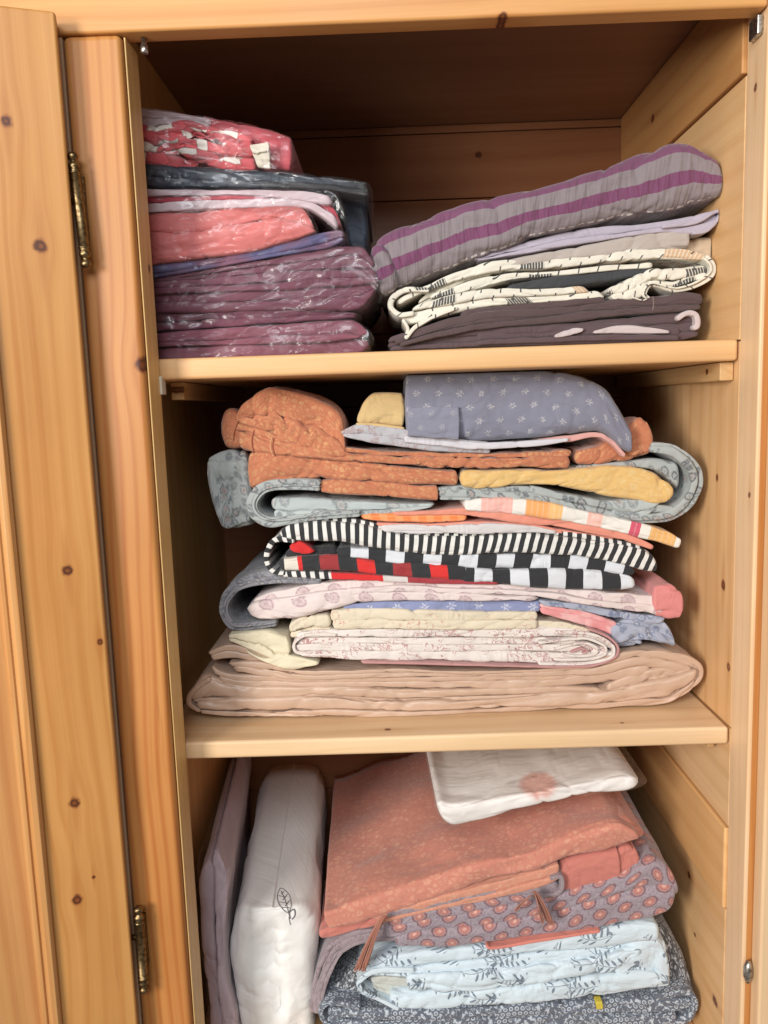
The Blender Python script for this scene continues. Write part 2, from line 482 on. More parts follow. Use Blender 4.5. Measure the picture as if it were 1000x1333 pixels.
def plain(c): return lambda k, u, v: k.mix(k.noise(k.vec(u * 3, v * 8, 0), 8, 2) * 0.5, c, (c[0] * .86, c[1] * .86, c[2] * .86))
def hemmed(c, at=0.012):
    def fn(k, u, v):
        col = plain(c)(k, u, v)
        return k.mix((v - at).abs().lt(0.0006) * ((u / 0.0028).frac().lt(0.65)), col, (c[0] * .55, c[1] * .55, c[2] * .55))
    return fn

def leafprint(base, spot, sc=130.0, thr=0.30, cov=.75, nz=.5):
    """dense small petals of a paler colour, each of its own strength"""
    def fn(k, u, v):
        a, b = warp(k, u, v, 0.0016, 110)
        d, c = k.vor(k.vec(a, b * 1.1, 0), sc, 0.8)
        e, _ = k.vor(k.vec(a, b * 1.1, 0), sc, 0.8, 'DISTANCE_TO_EDGE')
        rr = k.sep(c)
        n = k.noise(k.vec(u, v, 2), 330, 2, .6)
        f = (e + (n - .5) * nz).sm(.05, .24) * d.sm(.06, .16, .45, 1.0) * (rr[0] * .65 + .35) * n.sm(.34, .56, .35, 1.0)
        f = f * k.noise(k.vec(u, v, 5), 28, 2).sm(.3, .62, .45, 1.0)
        return k.mix(f * cov, base, spot)
    return fn
def paisley(base, ink, dot, s=82.0):
    def fn(k, u, v):
        a, b = warp(k, u, v, 0.003, 45)
        d, c = k.vor(k.vec(a, b * 0.85, 0), s * 1.15, 0.75)
        rid = k.sep(c)
        n = k.noise(k.vec(u, v, 2), 380, 2)
        d = d + (n - 0.5) * 0.30
        ring = (d - 0.40).abs().sm(0.05, 0.13, 1.0, 0.0) * (rid[1] * .5 + .5)
        inner = (d - 0.13).abs().sm(0.04, 0.12, 1.0, 0.0)
        col = k.mix(rid[0].sm(0.35, 0.6) * d.sm(0.2, 0.36, 0.8, 0.0), base, dot)
        f = ring.mx(inner * (rid[2] * .6 + .4)) * n.sm(0.30, 0.46)
        return k.mix(f * 0.85, col, ink)
    return fn
def motif(base, ink, sx=0.023, sy=0.0125, r=0.0042):
    def fn(k, u, v):
        fu, fv, rid = cell(k, u, v, sx, sy)
        d = (fu * fu + fv * fv * 1.3).sqrt(); an = fv.atan2(fu)
        pet = (an * 6.0).cos() * 0.3 + 0.75
        f = (d / (pet * r)).sm(0.75, 1.05, 1.0, 0.0) * (d / r).sm(0.18, 0.3, 0.0, 1.0)
        f = f.mx((d / r).sm(0.1, 0.18, 1.0, 0.0)) * k.noise(k.vec(u, v, 1), 420, 2).sm(0.38, 0.56)
        return k.mix(f * 0.75, base, ink)
    return fn
def medallion(base, ring, core, sx=0.029, sy=0.0165):
    def fn(k, u, v):
        a, b = warp(k, u, v, 0.0012, 80)
        fu, fv, rid = cell(k, a, b, sx, sy)
        n = k.noise(k.vec(u, v, 2), 420, 2)
        d = (fu * fu + fv * fv * 1.5).sqrt() / (sx * 0.5) + (n - .5) * .16
        n = k.noise(k.vec(u, v, 2), 520, 2)
        bgf = k.noise(k.vec(u, v, 4), 340, 2).sm(0.48, 0.6)
        col = k.mix(bgf * 0.55, base, (base[0] * .62, base[1] * .6, base[2] * .68))
        col = k.mix(d.sm(0.60, 0.68, 1.0, 0.0) * 0.75, col, ring)
        col = k.mix((d - 0.55).abs().sm(0.03, 0.09, 1.0, 0.0) * n.sm(.35, .5), col, (ring[0] * .55, ring[1] * .45, ring[2] * .5))
        col = k.mix(d.sm(0.38, 0.44, 1.0, 0.0) * 0.9, col, core)
        col = k.mix((d - 0.3).abs().sm(0.02, 0.06, 1.0, 0.0) * 0.5, col, (core[0] * .55, core[1] * .4, core[2] * .4))
        return k.mix(d.sm(0.08, 0.16, 1.0, 0.0) * 0.8, col, (min(1, core[0] * 1.35), core[1] * 1.9, core[2] * 1.8))
    return fn
def toile(base, ink, sc=30.0, dens=0.5, wid=0.02):
    def fn(k, u, v):
        n = k.noise(k.vec(u, v * 1.2, 0), sc * 2.6, 3, 0.6, 0.8)
        msk = k.noise(k.vec(u, v, 9), sc, 1).sm(dens, dens + 0.06)
        ln = (n - 0.5).abs().sm(wid * 0.6, wid * 1.5, 1.0, 0.0)
        d, c = k.vor(k.vec(u, v, 0), sc * 5, 1.0)
        bl = d.sm(0.16, 0.26, 1.0, 0.0) * k.noise(k.vec(u, v, 3), sc * 1.3, 1).sm(dens + .02, dens + 0.1)
        return k.mix((ln * msk).mx(bl) * 0.72, base, ink)
    return fn
def sprig(base, ink, dark, sc=20.0):
    """curved twigs with paired leaves and little flower clusters"""
    def fn(k, u, v):
        col = k.mix(0.0, base, base)
        acc = None; flo = None
        for q, (sx, sy, ang, ou, ov) in enumerate(((.118, .036, .30, 0, 0), (.131, .045, -.42, .041, .017), (.103, .053, .8, .022, .037))):
            a, b = warp(k, u + ou, v + ov, .010, 16)
            fu, fv, rid = cell(k, a, b, sx, sy, .43)
            ca, sa = math.cos(ang), math.sin(ang)
            p, w = fu * ca + fv * sa, fv * ca - fu * sa
            w = w + p * p * 14.0
            inr = p.abs().sm(.024, .026, 1.0, 0.0)
            stem = w.abs().sm(.00025, .0006, 1.0, 0.0) * inr
            t = p / .0075; f = (t.frac() - .5) * .0075
            side = w.abs() - .0048
            lx = f * .75 + side * .6; ly = side * .75 - f * .6
            leaf = ((lx / .0013) * (lx / .0013) + (ly / .0048) * (ly / .0048)).sm(.8, 1.1, 1.0, 0.0) * inr
            leaf = leaf * k.white(k.vec(t.floor(), rid, q * 1.0)).gt(.25)
            acc = stem.mx(leaf) if acc is None else acc.mx(stem).mx(leaf)
            d = ((p - .017) * (p - .017) + w * w).sqrt(); an = w.atan2(p - .017)
            fl = (d / ((an * 5.0).cos() * .0014 + .0042)).sm(.85, 1.1, 1.0, 0.0) * rid.gt(.45)
            flo = fl if flo is None else flo.mx(fl)
        n = k.noise(k.vec(u, v, 3), 350, 2)
        col = k.mix(acc * n.sm(.25, .5, .45, .9), col, ink)
        return k.mix(flo * n.sm(.3, .55, .4, .85), col, dark)
    return fn
def geometric(base, ink, mask_sc=26.0):
    def fn(k, u, v):
        a, b = warp(k, u, v, 0.0006, 100)
        fu, fv, rid = cell(k, a, b, 0.0068, 0.0060)
        d = (fu * fu + fv * fv).sqrt() / 0.0034
        ring = (d - 0.58).abs().sm(0.10, 0.22, 1.0, 0.0).mx(d.sm(.1, .2, 1.0, 0.0) * 0.7)
        msk = k.noise(k.vec(u, v, 3), mask_sc, 2)
        blot = k.noise(k.vec(u, v, 5), 190, 3, 0.7).sm(0.52, 0.58)
        f = k.mix(msk.sm(0.46, 0.5), (0, 0, 0), (1, 1, 1))
        f = k.sep(f.s)[0]
        w = ring * (1 - f) + blot * f
        return k.mix(w * 0.78, base, ink)
    return fn
def mapprint(k, u, v):
    base = (0.70, 0.66, 0.56)
    a, b = warp(k, u, v, 0.002, 40)
    fu, fv, rid = cell(k, a, b, 0.052, 0.016, 0.37)
    col = k.mix(rid.gt(0.62) * fv.abs().lt(0.006) * fu.abs().lt(0.020) * ((u / 0.0042).frac().lt(0.62) * 0.55 + 0.35), base, (0.56, 0.36, 0.20))
    blk = rid.lt(0.22) * fv.abs().lt(0.0045) * fu.abs().lt(0.012) * ((u / 0.003).frac().lt(0.75))
    fu2, fv2, r2 = cell(k, a + 0.01, b + 0.003, 0.021, 0.011, 0.5)
    tick = (fu2 + fv2 * 0.35).abs().lt(0.0008) * fv2.abs().lt(0.004) * r2.lt(0.55)
    slash = (fv2 + fu2 * 0.5).abs().lt(0.0011) * fu2.abs().lt(0.006) * r2.gt(0.80)
    return k.mix(blk.mx(tick).mx(slash) * 0.93, col, (0.030, 0.032, 0.036))
def patchwork(k, u, v):
    a, b = warp(k, u, v, 0.006, 30)
    d, c = k.vor(k.vec(a * 0.9, b * 1.15, 0), 62, 0.9)
    rr = k.sep(c)
    col = k.mix(rr[0].gt(0.66), (0.62, 0.10, 0.115), (0.80, 0.74, 0.66))
    e, _ = k.vor(k.vec(a * 0.9, b * 1.15, 0), 62, 0.9, 'DISTANCE_TO_EDGE')
    return k.mix(e.lt(0.028) * 0.55, k.mul(rr[1] * 0.45 + 0.7, col), (0.25, 0.03, 0.04))
def quilt(k, u, v):
    grey = (0.225, 0.185, 0.195); purple = (0.165, 0.055, 0.115); pale = (0.62, 0.56, 0.56)
    n = (k.noise(k.vec(u, v * .2, 0), 18, 1) - 0.5) * 0.05
    w = v + n
    col = k.mix(w.lt(0.30), grey, purple)
    col = k.mix((w - 0.57).abs().lt(0.072), col, (0.165, 0.050, 0.112))
    col = k.mix((w - 0.57).abs().lt(0.072) * ((u / 0.0105).frac().lt(0.13)), col, (0.15, 0.03, 0.09))
    col = k.mix((w - 0.865).abs().lt(0.016) * ((u / 0.0105).frac().lt(0.62)), col, pale)
    return col
def stripes(k, u, v):
    u, v = warp(k, u, v, .0016, 28)
    f = ((u + v * 0.02) / 0.0100).frac().lt(0.47)
    return k.mix(f, (0.022, 0.022, 0.024), (0.70, 0.68, 0.64))
def checks(pal, sx=0.0200, sy=0.0160, u_off=0.0):
    """rows of squares: pal = (dark, light)"""
    def fn(k, u, v):
        u, v = warp(k, u, v, .0030, 24)
        col = ((u + u_off) / sx).floor().mod(2.0)
        return k.mix(col, pal[0], pal[1])
    return fn
def checks_red(k, u, v):
    u, v = warp(k, u, v, .0028, 24)
    i = (u / 0.0200).floor(); f = i.mod(2.0)
    far = u.gt(0.30); r = i.mod(4.0).gt(1.5)
    sq = k.mix(r, (0.62, 0.025, 0.022), (0.30, 0.028, 0.030))
    sq = k.mix(u.lt(0.035), sq, (0.66, 0.60, 0.52))
    sq = k.mix(u.gt(0.215), sq, (0.68, 0.68, 0.68))
    return k.mix(f, (0.022, 0.022, 0.025), sq)
def strip_red(k, u, v):
    col = k.mix(u.gt(0.058), ((0.70, 0.68, 0.64)), (0.60, 0.020, 0.020))
    st = (u / 0.0100).frac().lt(0.5)
    col = k.mix(u.lt(0.055) * st, col, (0.022, 0.022, 0.024))
    col = k.mix(u.gt(0.115), col, (0.60, 0.55, 0.52))
    col = k.mix(u.gt(0.142), col, (0.33, 0.035, 0.045))
    return col
def ginghams(k, u, v):
    """white cloth with pink, orange, gold and crimson squares"""
    white = (0.74, 0.70, 0.64)
    def band(a, b, c, col): return k.mix((u - (a + b) / 2).abs().lt((b - a) / 2) * 0.92, col, c)
    col = k.mix(0.0, white, white)
    col = band(0.018, 0.052, (0.80, 0.40, 0.34), col)
    col = band(0.066, 0.092, (0.78, 0.32, 0.07), col); col = band(0.092, 0.106, (0.80, 0.44, 0.14), col)
    col = band(0.134, 0.150, (0.82, 0.46, 0.38), col); col = band(0.181, 0.192, (0.55, 0.03, 0.09), col)
    col = band(0.203, 0.232, (0.72, 0.38, 0.10), col)
    return k.mix((u / 0.006).frac().lt(0.25) * 0.18, col, white)
def orangecheck(k, u, v):
    f = ((u / 0.017).frac().lt(0.5)); g = ((v / 0.0045).frac().lt(0.5))
    col = k.mix(f * 0.55, (0.78, 0.20, 0.05), (0.82, 0.38, 0.16))
    return k.mix(g * 0.4, col, (0.85, 0.33, 0.16))
def bigpaisley(base, ink):
    def fn(k, u, v):
        a, b = warp(k, u, v, 0.002, 50)
        fu, fv, rid = cell(k, a, b, 0.036, 0.022)
        d = ((fu + 0.002) * (fu + 0.002) + fv * fv * 1.4).sqrt() / 0.0085
        n = k.noise(k.vec(u, v, 1), 480, 2)
        f = d.sm(0.9, 1.1, 1.0, 0.0) * 0.5
        f = f.mx((d - 0.85).abs().sm(0.06, 0.18, 1.0, 0.0) * n.sm(.38, .5)).mx(d.sm(0.3, 0.4, 1.0, 0.0) * 0.8)
        f = f * n.sm(0.25, 0.5)
        return k.mix(f * 0.8, base, ink)
    return fn
def folds_white_red(k, u, v):
    f = (v / 0.0075).frac()
    return k.mix(f.gt(0.72) * 0.8, (0.66, 0.50, 0.52), (0.45, 0.08, 0.12))

def plastic(name, amt=1.0):
    k = K(name); t = k.t; t.nodes.remove(k.b)
    u, v = k.uv()
    h = k.noise(k.vec(u * 0.45 + v * .25, v * 1.3, 0), 17, 1.5, 0.4, 0.8)
    h2 = k.noise(k.vec(u * .5 + v * .6, v * 1.1 - u * .2, 4), 42, 1.0, 0.4, 1.0)
    n0 = n1 = k.bump((h - 0.5).abs().sm(0, .3), 0.6, 0.008); n1 = k.bump((h2 - .5).abs().sm(0, .25), 0.5, 0.004, n1)
    g = t.nodes.new('ShaderNodeBsdfGlossy'); g.inputs['Roughness'].default_value = 0.16; g.inputs['Color'].default_value = (1, 1, 1, 1)
    t.links.new(n1, g.inputs['Normal'])
    tr = t.nodes.new('ShaderNodeBsdfTransparent'); tr.inputs['Color'].default_value = (0.99, 0.99, 0.99, 1)
    fr = t.nodes.new('ShaderNodeFresnel'); fr.inputs['IOR'].default_value = 1.5; t.links.new(n1, fr.inputs['Normal'])
    msk = k.noise(k.vec(u, v, 8), 11, 1).sm(.42, .60, .22, 1.0)
    f = ((V(k, fr.outputs[0]) * amt + 0.025 * amt) * msk).mn(0.22)
    g2 = t.nodes.new('ShaderNodeBsdfGlossy'); g2.inputs['Roughness'].default_value = 0.42; g2.inputs['Color'].default_value = (1, 1, 1, 1)
    t.links.new(n0, g2.inputs['Normal']); gm = t.nodes.new('ShaderNodeMixShader'); gm.inputs[0].default_value = 0.45
    t.links.new(g.outputs[0], gm.inputs[1]); t.links.new(g2.outputs[0], gm.inputs[2]); g = gm
    mx = t.nodes.new('ShaderNodeMixShader'); k.link(f, mx.inputs[0])
    t.links.new(tr.outputs[0], mx.inputs[1]); t.links.new(g.outputs[0], mx.inputs[2])
    t.links.new(mx.outputs[0], t.nodes['Material Output'].inputs['Surface'])
    return k.m
def metal(name, c, rough=0.35):
    k = K(name); o = k.obj(); n = k.noise(k.vec(o[0], o[1], o[2]), 300, 3)
    k.link(k.mix(n.sm(.35, .7), c, (c[0] * .35, c[1] * .33, c[2] * .3)), k.b.inputs['Base Color']); k.b.inputs['Metallic'].default_value = 1.0
    k.link(n * 0.25 + (rough - .1), k.b.inputs['Roughness']); return k.m

# ================================================================== WARDROBE
YF = -0.042                                   # front plane of the face frame
XL = P(205, 480, 0).x; XR = P(963, 455, 0).x  # inner sides of the opening
S1 = P(584, 454, 0).z; S2 = P(600, 957, 0).z  # tops of the two shelves
ZB = 0.045                                    # top of the base board
ZT = P(500, 165, 0.40).z                      # ceiling of the top compartment
YB = 0.40                                     # back panel
T1, T2 = 0.021, 0.019                         # shelf thickness
ZR = P(520, 29, YF).z                         # underside of the top rail
SW = (P(157, 300, YF) - P(82, 300, YF)).x     # stile width
wd = thing('wardrobe', (0, 0.18, 0.0), 'pine wardrobe with open door and shelves stuffed with folded bedding', 'wardrobe')
OR_L, OR_D = (0.60, 0.275, 0.095), (0.40, 0.125, 0.030)
PA_L, PA_D = (0.80, 0.52, 0.28), (0.66, 0.36, 0.16)
MI_L, MI_D = (0.56, 0.30, 0.12), (0.40, 0.17, 0.055)
kn = lambda px, py, Y, r, ax='xz': (lambda p: (p.z, p.x, r))(P(px, py, Y))
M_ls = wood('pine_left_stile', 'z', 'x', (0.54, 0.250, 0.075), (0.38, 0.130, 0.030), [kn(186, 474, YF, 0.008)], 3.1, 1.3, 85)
M_rs = wood('pine_right_stile', 'z', 'y', (0.80, 0.56, 0.34), (0.70, 0.43, 0.22), [(P(958, 115, -.02).z, -.02, .004), (P(962, 643, -.02).z, -.03, .003)], 5.2, 0.8, 60)
M_rail = wood('pine_top_rail', 'x', 'z', (0.66, 0.34, 0.12), (0.50, 0.20, 0.05), [(P(655, 22, YF).x, P(655, 22, YF).z, .0045)], 8.3, 1.0, 55)
M_s1 = wood('pine_upper_shelf', 'x', 'y', (0.76, 0.47, 0.23), (0.58, 0.30, 0.115), [], 2.2, 0.9, 40)
M_s2 = wood('pine_lower_shelf', 'x', 'y', (0.82, 0.59, 0.36), (0.62, 0.38, 0.19), [(P(505, 948, .02).x, .02, .004), (P(810, 946, .02).x, .02, .0025)], 4.4, 1.0, 30)
def wallk(px, py):
    """hit of a sight line with the right side board -> (y, z)"""
    d = fw + RT * ((px - 500.0) / F) - UP * ((py - 666.5) / F); t = (XR - CAM.x) / d.x; q = CAM + d * t; return q.y, q.z
def wk(px, py, r): y, z = wallk(px, py); return (y, z, r)
M_side = [wood('pine_side_board', 'y', 'z', PA_L, PA_D, [wk(854, 154, .006)], 1.5, 0.9, 40, tone=.2),
          wood('pine_side_board_pale', 'z', 'y', (0.82, 0.54, 0.29), (0.64, 0.35, 0.14), [(lambda a: (a[1], a[0], .006))(wallk(941, 761)), (lambda a: (a[1], a[0], .004))(wallk(933, 622)), (lambda a: (a[1], a[0], .005))(wallk(948, 868))], 6.5, 0.8, 36),
          wood('pine_side_board_low', 'y', 'z', (0.80, 0.50, 0.25), (0.66, 0.36, 0.14), [wk(897, 1139, .005), wk(905, 1217, .003), wk(931, 1303, .007)], 9.1, 0.9, 34, planks=('z', 0.125, 0.42), tone=.3)]
M_left = wood('pine_side_board_brown', 'z', 'y', (0.72, 0.43, 0.18), (0.58, 0.30, 0.10), [], 7.3, 0.8, 36)
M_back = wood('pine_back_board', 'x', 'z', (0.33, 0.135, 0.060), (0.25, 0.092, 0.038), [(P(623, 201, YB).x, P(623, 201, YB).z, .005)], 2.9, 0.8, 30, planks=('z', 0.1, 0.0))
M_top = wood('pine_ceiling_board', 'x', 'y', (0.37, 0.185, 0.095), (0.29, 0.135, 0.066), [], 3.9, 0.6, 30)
M_bat = wood('pine_batten', 'y', 'z', (0.66, 0.42, 0.20), (0.50, 0.27, 0.10), [(wallk(938, 483)[0], wallk(938, 483)[1], .004)], 1.1, 1.0, 70)

# stiles, rail
xl0 = XL - SW
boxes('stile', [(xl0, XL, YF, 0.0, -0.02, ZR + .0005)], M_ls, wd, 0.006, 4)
xr1 = P(997, 700, YF).x
boxes('stile', [(XR, xr1, YF, 0.0, -0.02, ZR + .09)], M_rs, wd, 0.002, 2)
boxes('top_rail', [(xl0 - .10, XR - .0005, YF - .001, -0.019, ZR + .001, ZR + .09)], M_rail, wd, 0.003, 3)
M_bounce = wood('pine_bounce_tint', 'z', 'y', (0.78, 0.52, 0.22), (0.64, 0.38, 0.12), [(P(200, 350, -.01).z, -.012, .004)], 17.0, 0.8, 60)  # paler wood colour stands in for bounce light on the stile's inner face
boxes('stile_edge_bounce_tint', [(XL + .0004, XL + .0022, YF + .006, -0.0004, -0.02, ZR - .0004)], M_bounce, wd, 0.0006, 1)  # thin added facing that carries the painted bounce light
boxes('side_strip', [(xl0 - .03, xl0 - .0004, YF + .0012, 0.0, -0.02, ZR)], wood('pine_pale_strip', 'z', 'x', (0.74, 0.54, 0.36), (0.62, 0.42, 0.25), [], 31.0, .5, 40), wd, 0.001, 1)  # pale wood backing behind the gap beside the open door
M_strip = wood('pine_face_strip', 'z', 'x', (0.56, 0.25, 0.075), (0.44, 0.16, 0.04), [], 33.0, 1.2, 80)
boxes('face_strip', [(XR + .0035, xr1 + .02, YF - .0014, YF - .0002, -0.02, ZR + .085)], M_strip, wd, 0.0004, 1)
# side boards
zj1 = wallk(884, 178)[1]; 
boxes('side_board', [(XR, XR + .02, 0.001, YB, S1 - .001, zj1 - .0008)], wood('pine_side_board_mid', 'y', 'z', (0.80, 0.52, 0.26), (0.68, 0.38, 0.16), [], 12.0, .9, 40), wd, 0.001, 1)
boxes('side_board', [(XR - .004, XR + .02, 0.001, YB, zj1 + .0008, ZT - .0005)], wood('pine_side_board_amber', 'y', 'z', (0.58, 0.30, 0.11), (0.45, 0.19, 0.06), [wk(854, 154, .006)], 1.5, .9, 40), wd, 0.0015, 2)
boxes('side_board', [(XR + .0005, XR + .02, 0.001, YB, S2 - .001, S1 - .002)], M_side[1], wd, 0.001, 1)
zj3 = wallk(905, 1025)[1]; zj4 = wallk(937, 1173)[1]
boxes('side_board', [(XR + .0005, XR + .02, 0.001, YB, zj3 + .001, S2 - .002)], wood('pine_side_board_upper', 'y', 'z', (0.82, 0.54, 0.29), (0.64, 0.35, 0.14), [], 14.0, .8, 36), wd, 0.001, 1)
boxes('side_board', [(XR - .003, XR + .02, 0.001, YB, zj4 + .0006, zj3 - .0006)], wood('pine_side_board_gold', 'y', 'z', (0.78, 0.47, 0.21), (0.64, 0.33, 0.12), [], 15.0, .8, 36), wd, 0.0025, 2)
boxes('side_board', [(XR, XR + .02, 0.001, YB, ZB - .03, zj4 - .0006)], M_side[2], wd, 0.002, 2)
boxes("side_board", [(XL - .050, XL - .030, 0.0015, YB, ZB - .03, ZT)], M_left, wd, 0.001, 1)
# back, ceiling, base
zz = [ZB - .03, 0.2, 0.36, 0.52, 0.68, 0.80, 0.905, P(500, 262, YB).z, P(500, 176, YB).z, ZT]
zz = sorted(zz)
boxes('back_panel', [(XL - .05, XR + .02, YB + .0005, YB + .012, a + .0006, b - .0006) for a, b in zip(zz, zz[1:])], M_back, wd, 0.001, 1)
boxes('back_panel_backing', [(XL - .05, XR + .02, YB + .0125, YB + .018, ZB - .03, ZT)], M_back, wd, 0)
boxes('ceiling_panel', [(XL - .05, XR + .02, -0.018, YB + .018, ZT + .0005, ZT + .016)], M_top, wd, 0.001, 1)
boxes('base_board', [(XL - .0295, XR - .0005, 0.002, YB, ZB - .02, ZB)], M_s1, wd, 0.002, 2)
boxes('plinth', [(XL + .0005, XR - .0005, 0.012, 0.03, -0.02, ZB - .021)], M_rail, wd, 0.002, 2)
boxes('shelf', [(XL - .0295, XR - .0008, 0.0005, YB - .004, S1 - T1, S1)], M_s1, wd, 0.0035, 3)
boxes('shelf', [(XL - .0295, XR - .0008, 0.0005, YB - .004, S2 - T2, S2)], M_s2, wd, 0.0035, 3)
boxes('batten', [(XR - .014, XR - .0002, 0.012, YB - .02, S1 - T1 - .019, S1 - T1 - .0005)], M_bat, wd, 0.001, 1)
boxes('batten', [(XL - .0005, XL + .013, 0.045, YB - .02, S1 - T1 - .019, S1 - T1 - .0005)], M_bat, wd, 0.001, 1)
boxes('batten', [(XR - .012, XR - .0035, 0.03, YB - .02, S2 - T2 - .016, S2 - T2 - .0005)], M_bat, wd, 0.001, 1)
M_cream = fabric('ivory_plastic', plain((0.72, 0.66, 0.52)), 0.5, 0, 0, 0)
boxes('shelf_support', [(XL - .0004, XL + .0045, -0.004, 0.010, S1 - T1 - .014, S1 - T1 + .004)], M_cream, wd, 0.0008, 2)
M_steel = metal('brushed_steel', (0.62, 0.60, 0.56), 0.35)
M_brass = metal('aged_brass', (0.30, 0.205, 0.10), 0.40)
p = P(187, 48, -.03); p2 = P(187, 70, -.03)
pn = lathe('catch_pin', [(0, .0026), (.55, .0026), (.56, .0036), (.95, .0036), (1, .0026)], Vector((p.x, -.03, ZR + .002)), Vector((p.x, -.03, p2.z)), M_steel, wd)
p = P(967, 24, -.03); p2 = P(967, 47, -.03)
boxes('catch_plate', [(XR - .006, XR - .0003, -.034, -.016, p2.z, ZR - .001)], M_steel, wd, .0012, 2)
# right-hand neighbouring door edge standing proud of the frame
xd = P(996, 700, -.05).x
boxes('door_edge', [(xd + .001, xd + .10, -.064, YF - .002, -0.02, ZR + .085)], M_rs, wd, 0.003, 3)
q = P(979, 1265, -.05)
lathe('latch_pin', [(0, .002), (.3, .0045), (.7, .0045), (1, .002)], Vector((xd - .004, -.05, q.z - .012)), Vector((xd - .004, -.05, q.z + .012)), M_steel, wd)

# left door, swung open: own frame with x along its width (0 at the hinge side, growing away), y out of its face
hx = xl0 - 0.0014
DA = math.radians(19)
door = thing('door', (hx, YF - .004, 0.0), None, None); door.parent = wd; door.matrix_parent_inverse = world_of(wd).inverted()
door.rotation_euler = (0, 0, DA)
del_keys = [kk for kk in ('label', 'category') if kk in door]
for kk in del_keys: del door[kk]
DW = world_of(door); DI_ = DW.inverted()
def dk(px, py, r=None):
    """sight line meets the door face -> local coordinates"""
    n = (DW.to_3x3() @ Vector((0, -1, 0))); o = DW @ Vector((0, -0.020, 0))
    d = fw + RT * ((px - 500.0) / F) - UP * ((py - 666.5) / F); t = (o - CAM).dot(n) / d.dot(n)
    l = DI_ @ (CAM + d * t); return l
def dkn(px, py, r): l = dk(px, py); return (l.z, l.x, r)
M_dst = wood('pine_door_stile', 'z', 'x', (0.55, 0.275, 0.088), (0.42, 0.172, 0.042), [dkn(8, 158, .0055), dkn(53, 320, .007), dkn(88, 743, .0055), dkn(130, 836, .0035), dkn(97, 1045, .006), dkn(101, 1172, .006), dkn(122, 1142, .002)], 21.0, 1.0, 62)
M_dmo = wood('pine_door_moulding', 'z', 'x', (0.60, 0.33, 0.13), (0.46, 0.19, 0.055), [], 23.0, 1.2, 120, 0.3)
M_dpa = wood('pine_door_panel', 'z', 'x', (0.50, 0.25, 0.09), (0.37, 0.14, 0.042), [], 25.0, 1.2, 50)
ztop = dk(30, 9).z; wst = -dk(40, 960).x          # stile width measured off the photo
def dbox(name, specs, mat, bev, segs=2):
    o = boxes(name, specs, mat, None, bev, segs); o.parent = door; return o
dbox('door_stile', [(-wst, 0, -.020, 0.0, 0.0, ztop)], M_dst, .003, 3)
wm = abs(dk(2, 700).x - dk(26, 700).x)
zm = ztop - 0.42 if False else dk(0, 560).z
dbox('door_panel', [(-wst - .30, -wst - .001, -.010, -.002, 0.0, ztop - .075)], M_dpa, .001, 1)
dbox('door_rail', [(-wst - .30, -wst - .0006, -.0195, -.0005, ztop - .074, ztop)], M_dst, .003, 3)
# moulding: quarter-round profile along the stile's inner edge
bm = bmesh.new(); prof = [(0, -.010), (0, -.0235), (-.003, -.0265), (-.008, -.0262), (-.011, -.0225), (-.012, -.0195), (-.0135, -.0215), (-.017, -.0212), (-.0195, -.0165), (-.021, -.0105), (-.021, -.010)]
r0 = [bm.verts.new((-wst + .004 + a, b, 0.0)) for a, b in prof]; r1 = [bm.verts.new((-wst + .004 + a, b, ztop - .07)) for a, b in prof]
for i in range(len(prof)): bm.faces.new((r0[i], r0[(i + 1) % len(prof)], r1[(i + 1) % len(prof)], r1[i]))
bm.faces.new(r1); bm.faces.new(r0[::-1]); bmesh.ops.recalc_face_normals(bm, faces=bm.faces[:])
me = bpy.data.meshes.new('moulding'); bm.to_mesh(me); bm.free(); me.materials.append(M_dmo)
for pp in me.polygons: pp.use_smooth = True
mo = link('moulding', me); mo.parent = door
md = mo.modifiers.new('b', 'BEVEL'); md.width = .0008; md.segments = 2; md.limit_method = 'ANGLE'
# barrel hinges with finials
HP = [(0, .0), (.008, .0042), (.03, .0058), (.055, .0052), (.075, .003), (.09, .0036), (.105, .0058), (.13, .0062), (.150, .0044), (.158, .0056), (.165, .0044), (.175, .0060), (.182, .0060), (.185, .0054),
      (.815, .0054), (.818, .0060), (.825, .0060), (.835, .0044), (.842, .0056), (.85, .0044), (.87, .0062), (.895, .0058), (.91, .0036), (.925, .003), (.945, .0052), (.97, .0058), (.992, .0042), (1, 0)]
for (a, b, c, d) in ((94, 198, 113, 349), (180, 1180, 188, 1292)):
    q0, q1 = P(a, b, YF - .013), P(c, d, YF - .013)
    h = lathe('hinge', [(t, r * .86) for t, r in HP], q0, q1, M_brass, wd)
    m0 = q0.lerp(q1, .45)
    boxes('hinge_leaf', [(m0.x - .004, m0.x + .003, YF - .006, YF + .0005, m0.z - .028, m0.z + .028)], M_brass, h, .0008, 1)
    boxes('hinge_screw', [(m0.x - .012, m0.x - .003, YF - .009, YF - .004, m0.z + .002, m0.z + .007)], M_brass, h, .0015, 2)

# ================================================================== TEXTILES
WALLX = XL - 0.030
def sl(T, B, **kw): return ('s', T, B, kw)
def rb(path, th, **kw): return ('r', path, th, kw)
def geo_of(specs, zmin, zmax=9):
    g = Geo(zmin, zmax)
    for sp in specs:
        if sp[0] == 's': g.fold(sp[1], sp[2], **sp[3])
        else: g.ribbon(sp[1], sp[2], **sp[3])
    for p in g.v: p.x = min(max(p.x, WALLX + .001), XR - .001)
    return g
def item(name, label, cat, parts, zmin, zmax=9, group=None):
    """parts = [(part name, material, specs)]: one part -> one mesh, several -> an Empty with children"""
    gs = [(pn_, mt, geo_of(sp, zmin, zmax)) for pn_, mt, sp in parts]
    if len(gs) == 1: return gs[0][2].build(name, gs[0][1], None, label, cat, group)
    r = thing(name, base_of([g for _, _, g in gs]), label, cat, group)
    for pn_, mt, g in gs: g.build(pn_, mt, r)
    return r
